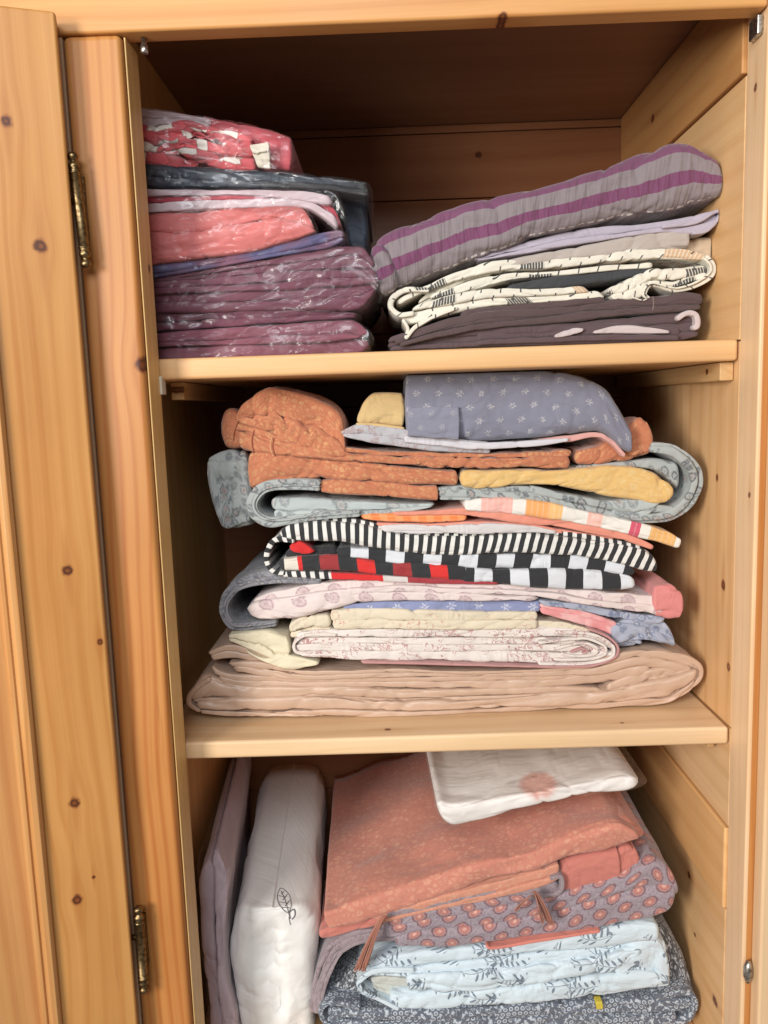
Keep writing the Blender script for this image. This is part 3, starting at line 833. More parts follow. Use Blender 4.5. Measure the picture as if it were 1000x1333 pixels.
def off(pts, dx, dy): return [(x + dx, y + dy) for x, y in pts]
def wrap(T, B, grow=2.0, end=4.0, **kw):
    T2 = [(x, y - grow) for x, y in T]; B2 = [(x, y + grow) for x, y in B]
    T2[-1] = (T2[-1][0] + end, T2[-1][1]); B2[-1] = (B2[-1][0] + end, B2[-1][1])
    T2[0] = (T2[0][0] - end, T2[0][1]); B2[0] = (B2[0][0] - end, B2[0][1])
    d = dict(lo=0.002, hi=0.0003, crease=0.0026, er=0.006, flat=0.6, N=1); d.update(kw); d['Y'] = d.get('Y', .05) - 0.003
    return sl(T2, B2, **d)
Z1, Z2, Z3 = S1, S2, ZB
FILM = plastic('clear_film'); FILM2 = plastic('clear_film_soft', 0.45)

# ---- upper shelf, left pile (wrapped sheets)
YA = 0.035
plum = fabric('plum_cotton', plain((0.150, 0.040, 0.068)), 0.7, 0.2)
plum2 = fabric('dusty_plum_cotton', plain((0.205, 0.060, 0.090)), 0.7, 0.2)
T = [(180, 436), (201, 434), (300, 427), (380, 420), (440, 416), (464, 418), (482, 434)]; B = [(180, 474), (300, 472), (400, 470), (462, 467), (484, 446)]
Tm = [(180, 452), (300, 449), (400, 446), (470, 440)]
item('wrapped_sheet', 'dusty plum folded sheet in clear film, bottom of the wrapped pile', 'folded sheet', [
    ('cloth', plum2, [sl(T, Tm, N=2, Y=YA, depth=.28), sl(Tm, B, N=1, Y=YA + .002, depth=.28)]), ('plastic_wrap', FILM, [wrap(T, B, Y=YA, depth=.285)])], Z1, group='sheets wrapped in clear film')
T = [(180, 410), (201, 409), (300, 406), (380, 403), (440, 404), (466, 409)]; B = [(180, 434), (201, 433), (300, 426), (380, 419), (440, 415), (466, 413)]
item('wrapped_sheet', 'thin plum folded sheet in clear film, second from the bottom of the wrapped pile', 'folded sheet', [
    ('cloth', plum, [sl(T, B, Y=YA + .004, depth=.27)]), ('plastic_wrap', FILM, [wrap(T, B, 1.2, Y=YA + .004, depth=.275)])], Z1, group='sheets wrapped in clear film')
T1_ = [(180, 366), (201, 364), (260, 354), (320, 343), (370, 334), (415, 326), (455, 320), (474, 323), (488, 345)]
M1_ = [(180, 368), (240, 365), (320, 358), (400, 353), (450, 351), (488, 350)]
B1_ = [(180, 413), (200, 409), (300, 406), (400, 403), (470, 402), (492, 380)]
M2_ = [(180, 384), (300, 380), (400, 376), (494, 368)]
item('wrapped_sheet', 'thick plum folded sheet in shiny crinkled film, widest of the wrapped pile', 'folded sheet', [
    ('cloth', plum, [sl(T1_, M1_, N=2, Y=YA + .004, depth=.28), sl(M1_, M2_, Y=YA - .001, depth=.28), sl(off(M2_, 0, -1), off(B1_, -4, 0), N=2, Y=YA, depth=.28)]),
    ('plastic_wrap', FILM, [wrap(T1_[:-1] + [(494, 352)], B1_[:-1] + [(497, 384)], Y=YA - .001, depth=.285)])], Z1, group='sheets wrapped in clear film')
T = [(180, 348), (194, 347), (260, 340), (310, 331), (370, 316), (410, 306), (440, 300), (449, 303)]; B = [(180, 366), (196, 363), (260, 353), (320, 342), (380, 331), (430, 322), (450, 312)]
vio = fabric('violet_blue_cotton', lambda k, u, v: k.mix(k.noise(k.vec(u, v, 0), 16, 2).sm(.42, .58), (0.085, 0.075, 0.17), (0.15, 0.055, 0.10)), 0.65, 0.2)
item('wrapped_sheet', 'dark violet blue folded sheet in clear film sloping under the coral pink one', 'folded sheet', [
    ('cloth', vio, [sl(T, B, Y=YA + .006, depth=.27)]), ('plastic_wrap', FILM, [wrap(T, B, 1.2, Y=YA + .006, depth=.275)])], Z1, group='sheets wrapped in clear film')
coral = fabric('coral_pink_cotton', plain((0.62, 0.165, 0.155)), 0.75, 0.25)
Tc = [(180, 281), (187, 279), (250, 275), (320, 271), (370, 268), (395, 272), (408, 292)]; Mc = [(180, 304), (250, 301), (310, 292), (360, 284), (410, 298)]
Bc = [(180, 350), (193, 346), (250, 338), (310, 330), (370, 315), (412, 303)]
item('wrapped_sheet', 'coral pink folded sheet in clear film, plump, below the white and pink layers', 'folded sheet', [
    ('cloth', coral, [sl(Tc, off(Mc, 0, 2), N=1, Y=YA + .004, depth=.27), sl(Mc, Bc, N=1, Y=YA, depth=.27, crease=.002)]), ('plastic_wrap', FILM, [wrap(Tc, Bc, Y=YA, depth=.275)])], Z1, group='sheets wrapped in clear film')
wr = fabric('white_rose_cotton', folds_white_red, 0.75, 0.2); wh = fabric('soft_white_rose_cotton', plain((0.60, 0.47, 0.50)), 0.8, 0.2)
red = fabric('raspberry_cotton', plain((0.42, 0.05, 0.075)), 0.8, 0.2)
item('wrapped_sheet', 'white and raspberry layered sheets in clear film, just below the charcoal one', 'folded sheet', [
    ('cloth', wh, [sl([(180, 247), (260, 248), (340, 249), (400, 250), (432, 256)], [(180, 257), (260, 257), (340, 257), (434, 268)], Y=YA + .006, depth=.26), sl([(180, 266), (260, 262), (340, 260), (400, 262), (438, 280)], [(180, 280), (260, 276), (340, 271), (400, 272), (442, 300)], Y=YA + .005, depth=.26)]),
    ('red_layer', red, [sl([(180, 257), (260, 256), (340, 256), (410, 257), (440, 275)], [(180, 267), (260, 263), (340, 261), (405, 264), (446, 299)], Y=YA + .009, depth=.25)]),
    ('plastic_wrap', FILM, [wrap([(180, 246), (300, 246), (400, 248), (436, 252), (448, 275)], [(180, 281), (300, 276), (400, 276), (436, 300), (450, 302)], Y=YA + .004, depth=.27)])], Z1, group='sheets wrapped in clear film')
navy = fabric('charcoal_navy_cotton', lambda k, u, v: k.mix(u.sm(.26, .34), (0.020, 0.030, 0.050), (0.028, 0.027, 0.030)), 0.6, 0.1)
Tn = [(178, 214), (186, 213), (240, 217), (303, 221), (370, 226), (430, 232), (476, 238)]; Bn = [(178, 245), (187, 244), (260, 245), (340, 246), (400, 247), (440, 250), (480, 257)]
item('wrapped_sheet', 'charcoal dark folded sheet in crinkled clear film hanging over the right side of its pile', 'folded sheet', [
    ('cloth', navy, [sl(Tn, Bn, Y=YA + .012, depth=.24), sl([(441, 250), (460, 251), (478, 256)], [(455, 330), (468, 335), (480, 330)], N=1, Y=YA + .055, depth=.16)]),
    ('plastic_wrap', FILM, [wrap(Tn, Bn, 2.2, 7, Y=YA + .010, depth=.25)])], Z1, group='sheets wrapped in clear film')
patch = fabric('red_white_patchwork', patchwork, 0.8, 0.2, 1, 0.8, 40)
pinkp = fabric('rose_red_cotton', plain((0.50, 0.085, 0.105)), 0.8, 0.2)
Tq = [(176, 160), (200, 163), (240, 158), (280, 168), (330, 180)]; Bq = [(178, 213), (208, 217), (260, 218), (303, 220), (335, 221)]
pk = item('wrapped_patchwork', 'red and white ruffled patchwork piece in clear film on top of the wrapped pile', 'patchwork', [
    ('patchwork_cloth', patch, [sl(Tq, Bq, Y=YA + .014, depth=.2, lo=.005, hi=.002, crease=.007, er=.004)]),
    ('red_backing', pinkp, [sl([(262, 149), (300, 158), (350, 169), (381, 180)], [(262, 214), (300, 219), (350, 221), (380, 221)], N=1, Y=YA + .024, depth=.18, er=.003, lo=.001)]),
    ('white_flap', wh, [sl([(176, 139), (200, 144), (240, 150), (276, 156)], [(176, 164), (200, 166), (240, 162), (276, 172)], Y=YA + .020, depth=.19, er=.004, crease=.002)]),
    ('care_label', fabric('white_label', plain((0.66, 0.60, 0.50)), 0.8, 0, .5, .2), [sl([(325, 190), (340, 188), (351, 186)], [(336, 219), (345, 220), (354, 221)], Y=YA + .010, depth=.006, er=.0015, n=30, lo=.0005, rmax=.001)]),
    ('plastic_wrap', FILM, [wrap([(176, 139), (230, 147), (300, 157), (381, 180)], [(178, 214), (240, 218), (300, 221), (381, 222)], 1.2, 2, Y=YA + .009, depth=.2)])], Z1)

# ---- upper shelf, right pile
YR = 0.055
brn = fabric('dark_brown_cotton', hemmed((0.088, 0.055, 0.056), .011), 0.85, 0.2)
brn2 = fabric('dark_mauve_brown_cotton', plain((0.100, 0.062, 0.068)), 0.85, 0.2)
whb = fabric('pale_lilac_band', plain((0.55, 0.47, 0.47)), 0.85, 0.2)
item('folded_sheet', 'dark brown folded sheet with white bands, lowest of the right upper pile', 'folded sheet', [
    ('cloth', brn2, [sl([(506, 440), (530, 433), (600, 429), (700, 424), (800, 415), (870, 408), (905, 408), (914, 420)], [(504, 456), (600, 452), (700, 449), (800, 446), (880, 443), (913, 436)], Y=YR + .006, depth=.26),
                     sl([(620, 432), (700, 426), (800, 421), (884, 428)], [(620, 449), (700, 446), (800, 443), (884, 443)], Y=YR + .001, depth=.22)]),
    ('white_band', whb, [sl([(722, 436), (745, 427), (760, 428)], [(722, 440), (742, 437), (758, 432)], Y=YR - .003, depth=.05, n=40, er=.002, rmax=.003),
                         sl([(772, 431), (810, 424), (850, 427), (872, 431)], [(772, 434), (810, 434), (850, 434), (872, 434)], Y=YR - .003, depth=.05, n=40, er=.002, rmax=.004),
                         rb([(880, 416), (894, 408), (905, 411), (907, 424), (901, 428)], 7, Y=YR - .002, depth=.1, n=50)])], Z1)
item('folded_sheet', 'dark brown hemmed sheet folded flat, under the cream printed cover on the upper shelf', 'folded sheet', [
    ('cloth', brn, [sl([(512, 444), (560, 421), (620, 408), (700, 402), (775, 393), (840, 386), (890, 381), (914, 384)], [(520, 452), (570, 440), (640, 427), (720, 420), (800, 412), (870, 406), (915, 402)], Y=YR + .001, depth=.26, lo=.0016),
                    sl([(600, 404), (700, 393), (785, 386)], [(600, 414), (700, 404), (790, 394)], Y=YR + .004, depth=.2)])], Z1)
bs = [o for o in bpy.data.objects if o.get('label', '').startswith('dark brown hemmed')][0]
draw_on([bs], [[(850, 386), (851, 395), (850, 404)]], .0014, 'seam', fabric('seam_brown', plain((0.20, 0.14, 0.13)), .9, 0, .2, .1), bs)
cmap = fabric('cream_line_print', mapprint, 0.85, 0.2, 1, 0.5, 30)
cmap_in = fabric('cream_lining', plain((0.62, 0.58, 0.48)), 0.85, 0.2)
item('printed_cover', 'cream cover with black and tan line print, rolled loosely with open folds at both ends', 'duvet cover', [
    ('cloth', cmap, [
        sl([(514, 392), (540, 378), (590, 356), (640, 341), (700, 337), (770, 331), (840, 323), (895, 325), (920, 335)], [(518, 398), (560, 378), (600, 364), (650, 353), (710, 351), (780, 344), (840, 338), (915, 340)], Y=YR + .003, depth=.24, lo=.002, crease=.002),
        sl([(560, 384), (610, 366), (660, 355), (720, 353), (800, 344), (850, 342)], [(560, 390), (610, 379), (660, 366), (720, 361), (800, 354), (850, 349)], Y=YR + .006, depth=.22, crease=.002),
        sl([(540, 398), (580, 386), (640, 376), (700, 376), (760, 372)], [(535, 405), (580, 398), (640, 388), (700, 386), (770, 381)], Y=YR, depth=.24, crease=.0015),
        sl([(520, 410), (560, 402), (620, 390), (700, 386), (780, 378)], [(528, 424), (570, 413), (630, 400), (700, 395), (790, 388)], Y=YR + .002, depth=.24, crease=.0015),
        sl([(790, 376), (820, 362), (845, 352), (880, 350), (918, 346)], [(795, 390), (832, 388), (845, 374), (880, 373), (922, 362)], Y=YR + .002, depth=.18, lo=.003, crease=.004),
        rb([(916, 334), (926, 345), (925, 358), (905, 371), (880, 378), (868, 376), (846, 371), (838, 384), (843, 389), (836, 393), (820, 388)], [(0, 8), (.25, 9), (.6, 6), (1, 4)], Y=YR, depth=.16),
        rb([(560, 378), (528, 378), (512, 388), (509, 400), (520, 410), (540, 408)], [(0, 6), (.5, 8), (1, 6)], Y=YR - .001, depth=.16),
        rb([(596, 401), (566, 412), (541, 426), (529, 440), (531, 428), (524, 416)], [(0, 4), (.5, 6), (.8, 5), (1, 4)], Y=YR - .002, depth=.10)]),
    ('lining', cmap_in, [sl([(545, 392), (570, 372), (610, 356), (640, 354)], [(545, 398), (580, 386), (610, 372), (640, 362)], Y=YR + .012, depth=.2)]),
    ('dark_underside', fabric('slate_stripe', plain((0.045, 0.047, 0.052)), .85, .2), [sl([(660, 372), (720, 362), (790, 352), (850, 345)], [(660, 378), (720, 374), (790, 366), (850, 356)], Y=YR + .007, depth=.2)])], Z1)
bge = fabric('beige_grey_cotton', plain((0.44, 0.38, 0.34)), 0.85, 0.2)
item('folded_sheet', 'beige grey folded sheet between the lavender sheet and the cream printed cover', 'folded sheet', [
    ('cloth', bge, [sl([(640, 344), (685, 334), (760, 320), (820, 308), (870, 300), (897, 297)], [(640, 350), (690, 344), (760, 336), (820, 330), (870, 325), (898, 323)], N=1, Y=YR + .004, depth=.24, er=.004, lo=.0012)])], Z1)
item('rolled_cloth', 'small cream cloth roll tucked at the right wall behind the beige grey sheet', 'cloth', [
    ('cloth', fabric('cream_wool', plain((0.58, 0.45, 0.32)), .9, .3), [sl([(880, 318), (915, 309), (936, 308), (947, 314)], [(880, 340), (915, 345), (936, 344), (947, 338)], N=1, Y=YR + .018, depth=.2, er=.008)])], Z1)
lav = fabric('lavender_cotton', plain((0.44, 0.39, 0.46)), 0.85, 0.2)
item('folded_sheet', 'pale lavender folded sheet directly under the striped quilt', 'folded sheet', [
    ('cloth', lav, [sl([(610, 338), (660, 322), (720, 306), (780, 296), (850, 290), (900, 282), (934, 273)], [(625, 340), (680, 331), (740, 320), (800, 311), (860, 303), (905, 304), (936, 292)], Y=YR + .005, depth=.24, crease=.002),
                    rb([(860, 296), (905, 290), (932, 275), (937, 280), (920, 300), (900, 304)], 5, Y=YR, depth=.16)])], Z1)
qm = fabric('striped_quilt', quilt, 0.85, 0.3, 1, 0.5, 20, vsc=.075, pucker=.8)
item('striped_quilt', 'grey and purple striped padded quilt with white running stitch on top of the right pile', 'quilt', [
    ('cover', qm, [sl([(486, 316), (500, 303), (540, 284), (620, 260), (720, 240), (795, 214), (850, 194), (884, 183), (910, 189), (937, 208)],
                      [(504, 378), (525, 371), (570, 353), (635, 331), (700, 306), (770, 291), (850, 275), (900, 266), (946, 252)], Y=.045, depth=.26, rmax=.03, er=.006, lo=.003, hi=.0010, crease=.003, flat=.7, norm=True, lay=1, back=(0, -.01), n=220, u0=0),
                   ]),
    ('rolled_end', qm, [sl([(478, 330), (488, 318), (502, 312)], [(490, 384), (502, 382), (524, 372)], N=1, Y=.041, depth=.14, rmax=.03, er=.01, norm=True, crease=.003, n=50, u0=0)])], Z1)

# ---- middle compartment
YM = 0.055
sat = fabric('beige_satin', plain((0.55, 0.375, 0.27)), 0.38, 0.1, .3, .5, 16, satin=.5)
item('satin_cover', 'beige satin duvet cover folded in thick layers, lowest on the middle shelf', 'duvet cover', [
    ('cloth', sat, [
        sl([(246, 905), (267, 880), (300, 889), (360, 893), (440, 893), (520, 896), (600, 897), (700, 893), (780, 894)], [(247, 912), (300, 914), (360, 912), (420, 905), (500, 912), (600, 911), (700, 905), (790, 902)], N=2, Y=YM + .002, depth=.27, lo=.003, crease=.002),
        sl([(254, 913), (300, 909), (360, 908), (420, 905), (480, 911), (600, 911), (700, 902), (790, 896), (880, 880), (908, 868)], [(258, 926), (322, 932), (400, 931), (480, 931), (560, 930), (656, 926), (740, 922), (808, 919), (870, 914), (905, 884)], N=2, Y=YM, depth=.27, lo=.003, crease=.003),
        rb([(262, 925), (248, 916), (247, 906), (258, 893), (275, 882)], [(0, 5), (.5, 7), (1, 6)], Y=YM + .001, depth=.2),
        sl([(274, 864), (300, 876), (378, 878), (460, 880), (540, 880), (640, 878), (720, 874), (800, 862), (850, 858)], [(284, 891), (330, 894), (378, 895), (460, 893), (540, 894), (640, 896), (720, 893), (800, 884), (850, 872)], N=2, Y=YM + .003, depth=.27, lo=.0025, crease=.002),
        sl([(297, 861), (340, 862), (390, 872), (450, 872), (520, 869), (600, 872), (700, 870), (760, 862), (810, 848), (861, 846), (905, 862)], [(302, 872), (350, 880), (400, 884), (460, 881), (540, 880), (620, 880), (720, 878), (790, 876), (830, 866), (880, 876), (906, 880)], N=2, Y=YM + .005, depth=.26, lo=.0025, crease=.0025),
        rb([(800, 866), (840, 856), (880, 854), (906, 866), (908, 880), (895, 894), (875, 905), (850, 912)], [(0, 7), (.5, 12), (1, 8)], Y=YM + .002, depth=.2, crease=.003),
        sl([(790, 890), (830, 876), (870, 868), (900, 868)], [(790, 905), (830, 900), (868, 896), (900, 880)], Y=YM + .001, depth=.2, crease=.004),
        sl([(271, 848), (300, 838), (340, 846), (380, 861)], [(276, 858), (310, 855), (350, 868), (385, 878)], Y=YM + .010, depth=.22)])], Z2)
ivo = fabric('ivory_cotton', plain((0.72, 0.64, 0.46)), 0.8, 0.2)
item('ivory_cloth', 'small ivory cloth folded to a point, lying on the beige satin cover', 'cloth', [
    ('cloth', ivo, [sl([(298, 825), (320, 822), (350, 822), (376, 830)], [(298, 832), (325, 843), (360, 858), (382, 868)], N=2, Y=YM + .004, depth=.18, er=.004, lo=.002),
                    sl([(320, 845), (345, 856), (378, 852), (416, 860)], [(322, 849), (350, 863), (380, 871), (416, 864)], Y=YM + .001, depth=.18, er=.004)])], Z2)
toi = fabric('white_red_toile', toile((0.69, 0.62, 0.57), (0.33, 0.075, 0.085), 34, .46, .022), 0.85, 0.2)
toi2 = fabric('rose_edge', plain((0.50, 0.25, 0.24)), 0.85, 0.2)
HT = [(386, 823), (420, 818), (480, 817), (560, 818), (640, 816), (700, 813), (770, 821), (800, 838)]
item('toile_cover', 'white cover with fine red floral sketch print, rolled tight with a spiral right end', 'duvet cover', [
    ('cloth', toi, [
        sl(HT, [(384, 830), (450, 828), (560, 829), (660, 829), (740, 828), (798, 845)], Y=YM + .004, depth=.24, lo=.0015, lay=3),
        sl([(384, 829), (450, 828), (560, 829), (660, 828), (740, 830), (790, 842)], [(384, 838), (450, 836), (560, 838), (660, 838), (740, 838), (790, 848)], Y=YM + .007, depth=.24, lo=.0018, crease=.0012),
        sl([(383, 838), (450, 836), (560, 838), (660, 838), (740, 838), (788, 846)], [(386, 846), (450, 846), (560, 847), (660, 847), (740, 848), (788, 852)], Y=YM + .004, depth=.24, lo=.0018, crease=.0012),
        sl([(385, 846), (450, 846), (560, 847), (660, 847), (740, 848), (800, 848)], [(392, 853), (450, 857), (560, 859), (694, 862), (760, 862), (800, 854)], Y=YM + .002, depth=.24, lo=.0018),
        rb([(720, 822), (770, 825), (797, 840), (795, 855), (760, 863), (700, 863)], 4, Y=YM - .001, depth=.16),
        rb([(700, 836), (760, 830), (786, 840), (786, 851), (765, 857), (720, 857)], 3.5, Y=YM, depth=.15),
        rb([(716, 845), (758, 836), (776, 842), (774, 850), (752, 853), (730, 850)], 3, Y=YM + .001, depth=.15),
        rb([(440, 826), (400, 826), (384, 836), (386, 848), (410, 852), (460, 850)], 4, Y=YM, depth=.15)]),
    ('piping', toi2, [rb([(470, 861), (600, 864), (700, 867), (770, 866), (800, 856), (804, 842), (790, 828), (765, 818)], 2.6, Y=YM - .003, depth=.14),
                      rb([(742, 848), (757, 843), (764, 846), (757, 849)], 2.4, Y=YM - .001, depth=.1, n=40)])], Z2)
cto = fabric('cream_toile', toile((0.66, 0.57, 0.43), (0.46, 0.17, 0.14), 26, .52, .016), 0.85, 0.2)
item('toile_sheet', 'cream folded sheet with faint rose drawing, flat on the rolled white floral cover', 'folded sheet', [
    ('cloth', cto, [sl([(430, 794), (480, 791), (560, 794), (640, 796), (700, 796)], [(430, 808), (500, 807), (600, 808), (700, 807)], Y=YM + .001, depth=.22, er=.003, lo=.001),
                    sl([(432, 807), (500, 806), (600, 807), (700, 806)], [(434, 819), (500, 818), (600, 819), (700, 818)], Y=YM, depth=.22, er=.003, lo=.001),
                    sl([(376, 812), (395, 803), (430, 799)], [(378, 830), (400, 827), (434, 822)], Y=YM + .006, depth=.2, crease=.004),
                    sl([(695, 806), (730, 808), (770, 818)], [(695, 816), (730, 818), (770, 826)], Y=YM + .006, depth=.2, crease=.003)])], Z2)
blu = fabric('blue_motif_cotton', motif((0.235, 0.26, 0.42), (0.62, 0.62, 0.68), .030, .020, .006), .85, .2)
cpk = fabric('coral_pink_batik', lambda k, u, v: k.mix(k.noise(k.vec(u, v, 0), 40, 2).sm(.4, .6), (0.70, 0.27, 0.27), (0.72, 0.40, 0.38)), .85, .2)
item('blue_sheet', 'blue sheet with white flower motif and coral end, above the cream sketch sheet', 'folded sheet', [
    ('cloth', blu, [sl([(446, 786), (500, 782), (580, 781), (650, 780), (704, 782)], [(446, 791), (500, 795), (580, 797), (650, 796), (704, 797)], Y=YM + .005, depth=.22, er=.003, lo=.0015)]),
    ('coral_end', cpk, [sl([(702, 785), (730, 790), (770, 798), (804, 810)], [(702, 797), (735, 806), (770, 816), (802, 829)], Y=YM + .003, depth=.2, er=.004, crease=.002)])], Z2)
ppk = fabric('pale_pink_paisley', bigpaisley((0.68, 0.57, 0.54), (0.36, 0.22, 0.26)), .85, .2)
gpa = fabric('slate_paisley', paisley((0.25, 0.245, 0.265), (0.085, 0.085, 0.10), (0.42, 0.38, 0.37), 95), .85, .2)
gpb = fabric('blue_grey_paisley', paisley((0.35, 0.37, 0.45), (0.13, 0.16, 0.25), (0.55, 0.53, 0.53), 95), .85, .2)
item('paisley_cover', 'pale pink paisley duvet cover with slate reverse and salmon pink corner', 'duvet cover', [
    ('front_fabric', ppk, [
        sl([(330, 780), (356, 771), (410, 760), (470, 755), (540, 752), (580, 758), (640, 760), (705, 762), (780, 768), (868, 776)], [(330, 790), (380, 786), (440, 775), (500, 770), (580, 771), (640, 772), (705, 776), (780, 788), (868, 802)], Y=YM + .003, depth=.25, crease=.002),
        sl([(315, 790), (345, 781), (390, 777), (440, 770), (500, 770), (580, 771), (650, 773), (705, 776)], [(326, 808), (378, 806), (430, 793), (459, 785), (520, 781), (580, 781), (650, 781), (705, 782)], N=1, Y=YM, depth=.25, crease=.0025, er=.02),
        ]),
    ('reverse_fabric', gpa, [
        rb([(420, 752), (356, 750), (316, 758), (296, 776), (292, 796), (304, 814), (330, 814), (362, 810)], [(0, 16), (.3, 18), (.6, 12), (1, 8)], Y=YM + .008, depth=.22, crease=.003),
        ]),
    ('blue_fold', gpb, [
        sl([(700, 780), (740, 783), (800, 793), (868, 803)], [(704, 787), (740, 792), (800, 806), (862, 812)], Y=YM + .004, depth=.22, crease=.003),
        sl([(790, 815), (820, 806), (850, 805), (870, 810)], [(800, 843), (835, 836), (860, 842), (883, 845)], N=1, Y=YM + .005, depth=.2, lo=.004, crease=.006),
        sl([(770, 808), (800, 812), (830, 822)], [(790, 838), (812, 842), (838, 838)], N=1, Y=YM + .010, depth=.2, crease=.006)]),
    ('pink_corner', fabric('salmon_pink_cotton', plain((0.66, 0.23, 0.22)), .85, .2), [sl([(848, 764), (872, 761), (890, 774)], [(850, 800), (868, 805), (888, 804)], N=1, Y=YM + .001, depth=.2, er=.004, crease=.004)])], Z2)
st = fabric('black_white_stripe', stripes, .85, .15); ck = fabric('black_grey_check', checks(((0.020, 0.020, 0.023), (0.62, 0.63, 0.66)), .0200), .85, .15)
ckr = fabric('black_red_check', checks_red, .85, .15); sr = fabric('red_stripe_edge', strip_red, .85, .15)
rdp = fabric('scarlet_cotton', plain((0.60, 0.02, 0.02)), .85, .15); bk = fabric('black_cotton', plain((0.022, 0.022, 0.024)), .85, .15)
item('check_cover', 'black and white striped and checked duvet cover with some red squares', 'duvet cover', [
    ('striped_side', st, [
        sl([(362, 692), (380, 682), (420, 677), (470, 682), (520, 694), (580, 697), (640, 695), (690, 694), (740, 700), (800, 706), (841, 716), (858, 738)], [(364, 700), (395, 704), (440, 704), (480, 712), (530, 720), (600, 722), (685, 719), (740, 724), (790, 731), (830, 742), (856, 746)], Y=YM, depth=.25, er=.012, lo=.0016, N=1, u0=.001),
        sl([(380, 678), (420, 673), (460, 675), (500, 684)], [(380, 684), (420, 680), (460, 682), (500, 692)], Y=YM + .006, depth=.24, N=1, u0=.004, lo=.001),
        sl([(500, 686), (580, 692), (690, 686), (760, 694), (838, 710)], [(500, 692), (580, 698), (690, 693), (760, 701), (838, 716)], Y=YM + .004, depth=.24, N=1, u0=.004, lo=.001),
        rb([(384, 704), (360, 702), (350, 714), (348, 730), (356, 743), (372, 746)], [(0, 6), (.5, 7), (1, 5)], Y=YM, depth=.2, u0=.002)]),
    ('black_check_side', ck, [sl([(438, 712), (480, 712), (530, 719), (600, 721), (690, 720), (750, 720), (800, 728), (828, 742)], [(438, 723), (480, 728), (530, 734), (600, 739), (690, 741), (760, 744), (800, 746), (826, 748)], Y=YM + .003, depth=.23, N=1, u0=.005),
                              sl([(600, 739), (690, 740), (750, 741), (810, 746), (826, 752)], [(600, 757), (700, 764), (760, 768), (800, 768), (828, 764)], Y=YM + .001, depth=.23, N=1, u0=.006, crease=.002)]),
    ('red_check_side', ckr, [sl([(362, 727), (400, 724), (440, 723), (500, 730), (560, 734), (610, 738)], [(364, 742), (400, 742), (440, 742), (500, 749), (560, 752), (612, 757)], Y=YM + .001, depth=.23, N=1, u0=.014)]),
    ('black_fold', bk, [sl([(372, 716), (400, 712), (440, 711)], [(372, 727), (400, 725), (440, 725)], Y=YM + .012, depth=.2)]),
    ('scarlet_fold', rdp, [sl([(376, 709), (392, 703), (410, 716)], [(378, 717), (396, 721), (410, 719)], Y=YM + .005, depth=.1, n=40)]),
    ('red_edge', sr, [sl([(362, 744), (400, 744), (450, 746), (520, 750), (580, 753), (650, 757)], [(364, 750), (400, 752), (450, 755), (520, 757), (580, 760), (650, 760)], Y=YM + .002, depth=.23, u0=0)])], Z2)
wsh = fabric('white_cotton', plain((0.62, 0.58, 0.57)), .85, .2)
item('folded_sheet', 'thin plain white folded sheet lying on the black and white striped cover', 'folded sheet', [
    ('cloth', wsh, [sl([(494, 684), (520, 682), (580, 683), (640, 681), (690, 684), (726, 691)], [(496, 692), (530, 694), (580, 695), (640, 694), (690, 693), (726, 695)], Y=YM - .001, depth=.24, er=.006, lo=.001)])], Z2)
crs = fabric('coral_sheet_cotton', plain((0.72, 0.27, 0.19)), .85, .2)
orc = fabric('orange_gingham', orangecheck, .85, .2)
item('orange_sheet', 'orange checked sheet with coral underside, thin above the plain white sheet', 'folded sheet', [
    ('cloth', orc, [sl([(468, 670), (500, 667), (560, 668), (608, 666)], [(472, 675), (500, 678), (560, 680), (608, 677)], Y=YM + .003, depth=.24, er=.004, lo=.001)]),
    ('coral_layer', crs, [sl([(510, 666), (560, 664), (610, 661), (700, 670), (760, 680), (810, 692), (852, 710)], [(512, 670), (560, 670), (610, 671), (690, 682), (760, 692), (803, 700), (850, 716)], Y=YM + .001, depth=.24, er=.006),
                          sl([(490, 680), (560, 681), (620, 678), (690, 682), (740, 690), (800, 699)], [(490, 684), (560, 685), (620, 684), (690, 688), (740, 696), (800, 704)], Y=YM + .004, depth=.24, er=.004)])], Z2)
gin = fabric('white_orange_squares', ginghams, .85, .2)
item('striped_sheet', 'white folded sheet with pink, gold and crimson squares jutting out at the right', 'folded sheet', [
    ('cloth', gin, [sl([(604, 651), (650, 648), (700, 652), (760, 664), (820, 678), (870, 691), (888, 702)], [(604, 664), (650, 668), (690, 672), (760, 684), (820, 696), (860, 707), (884, 714)], Y=YM - .004, depth=.24, er=.004, lo=.001, N=1, u0=0)])], Z2)
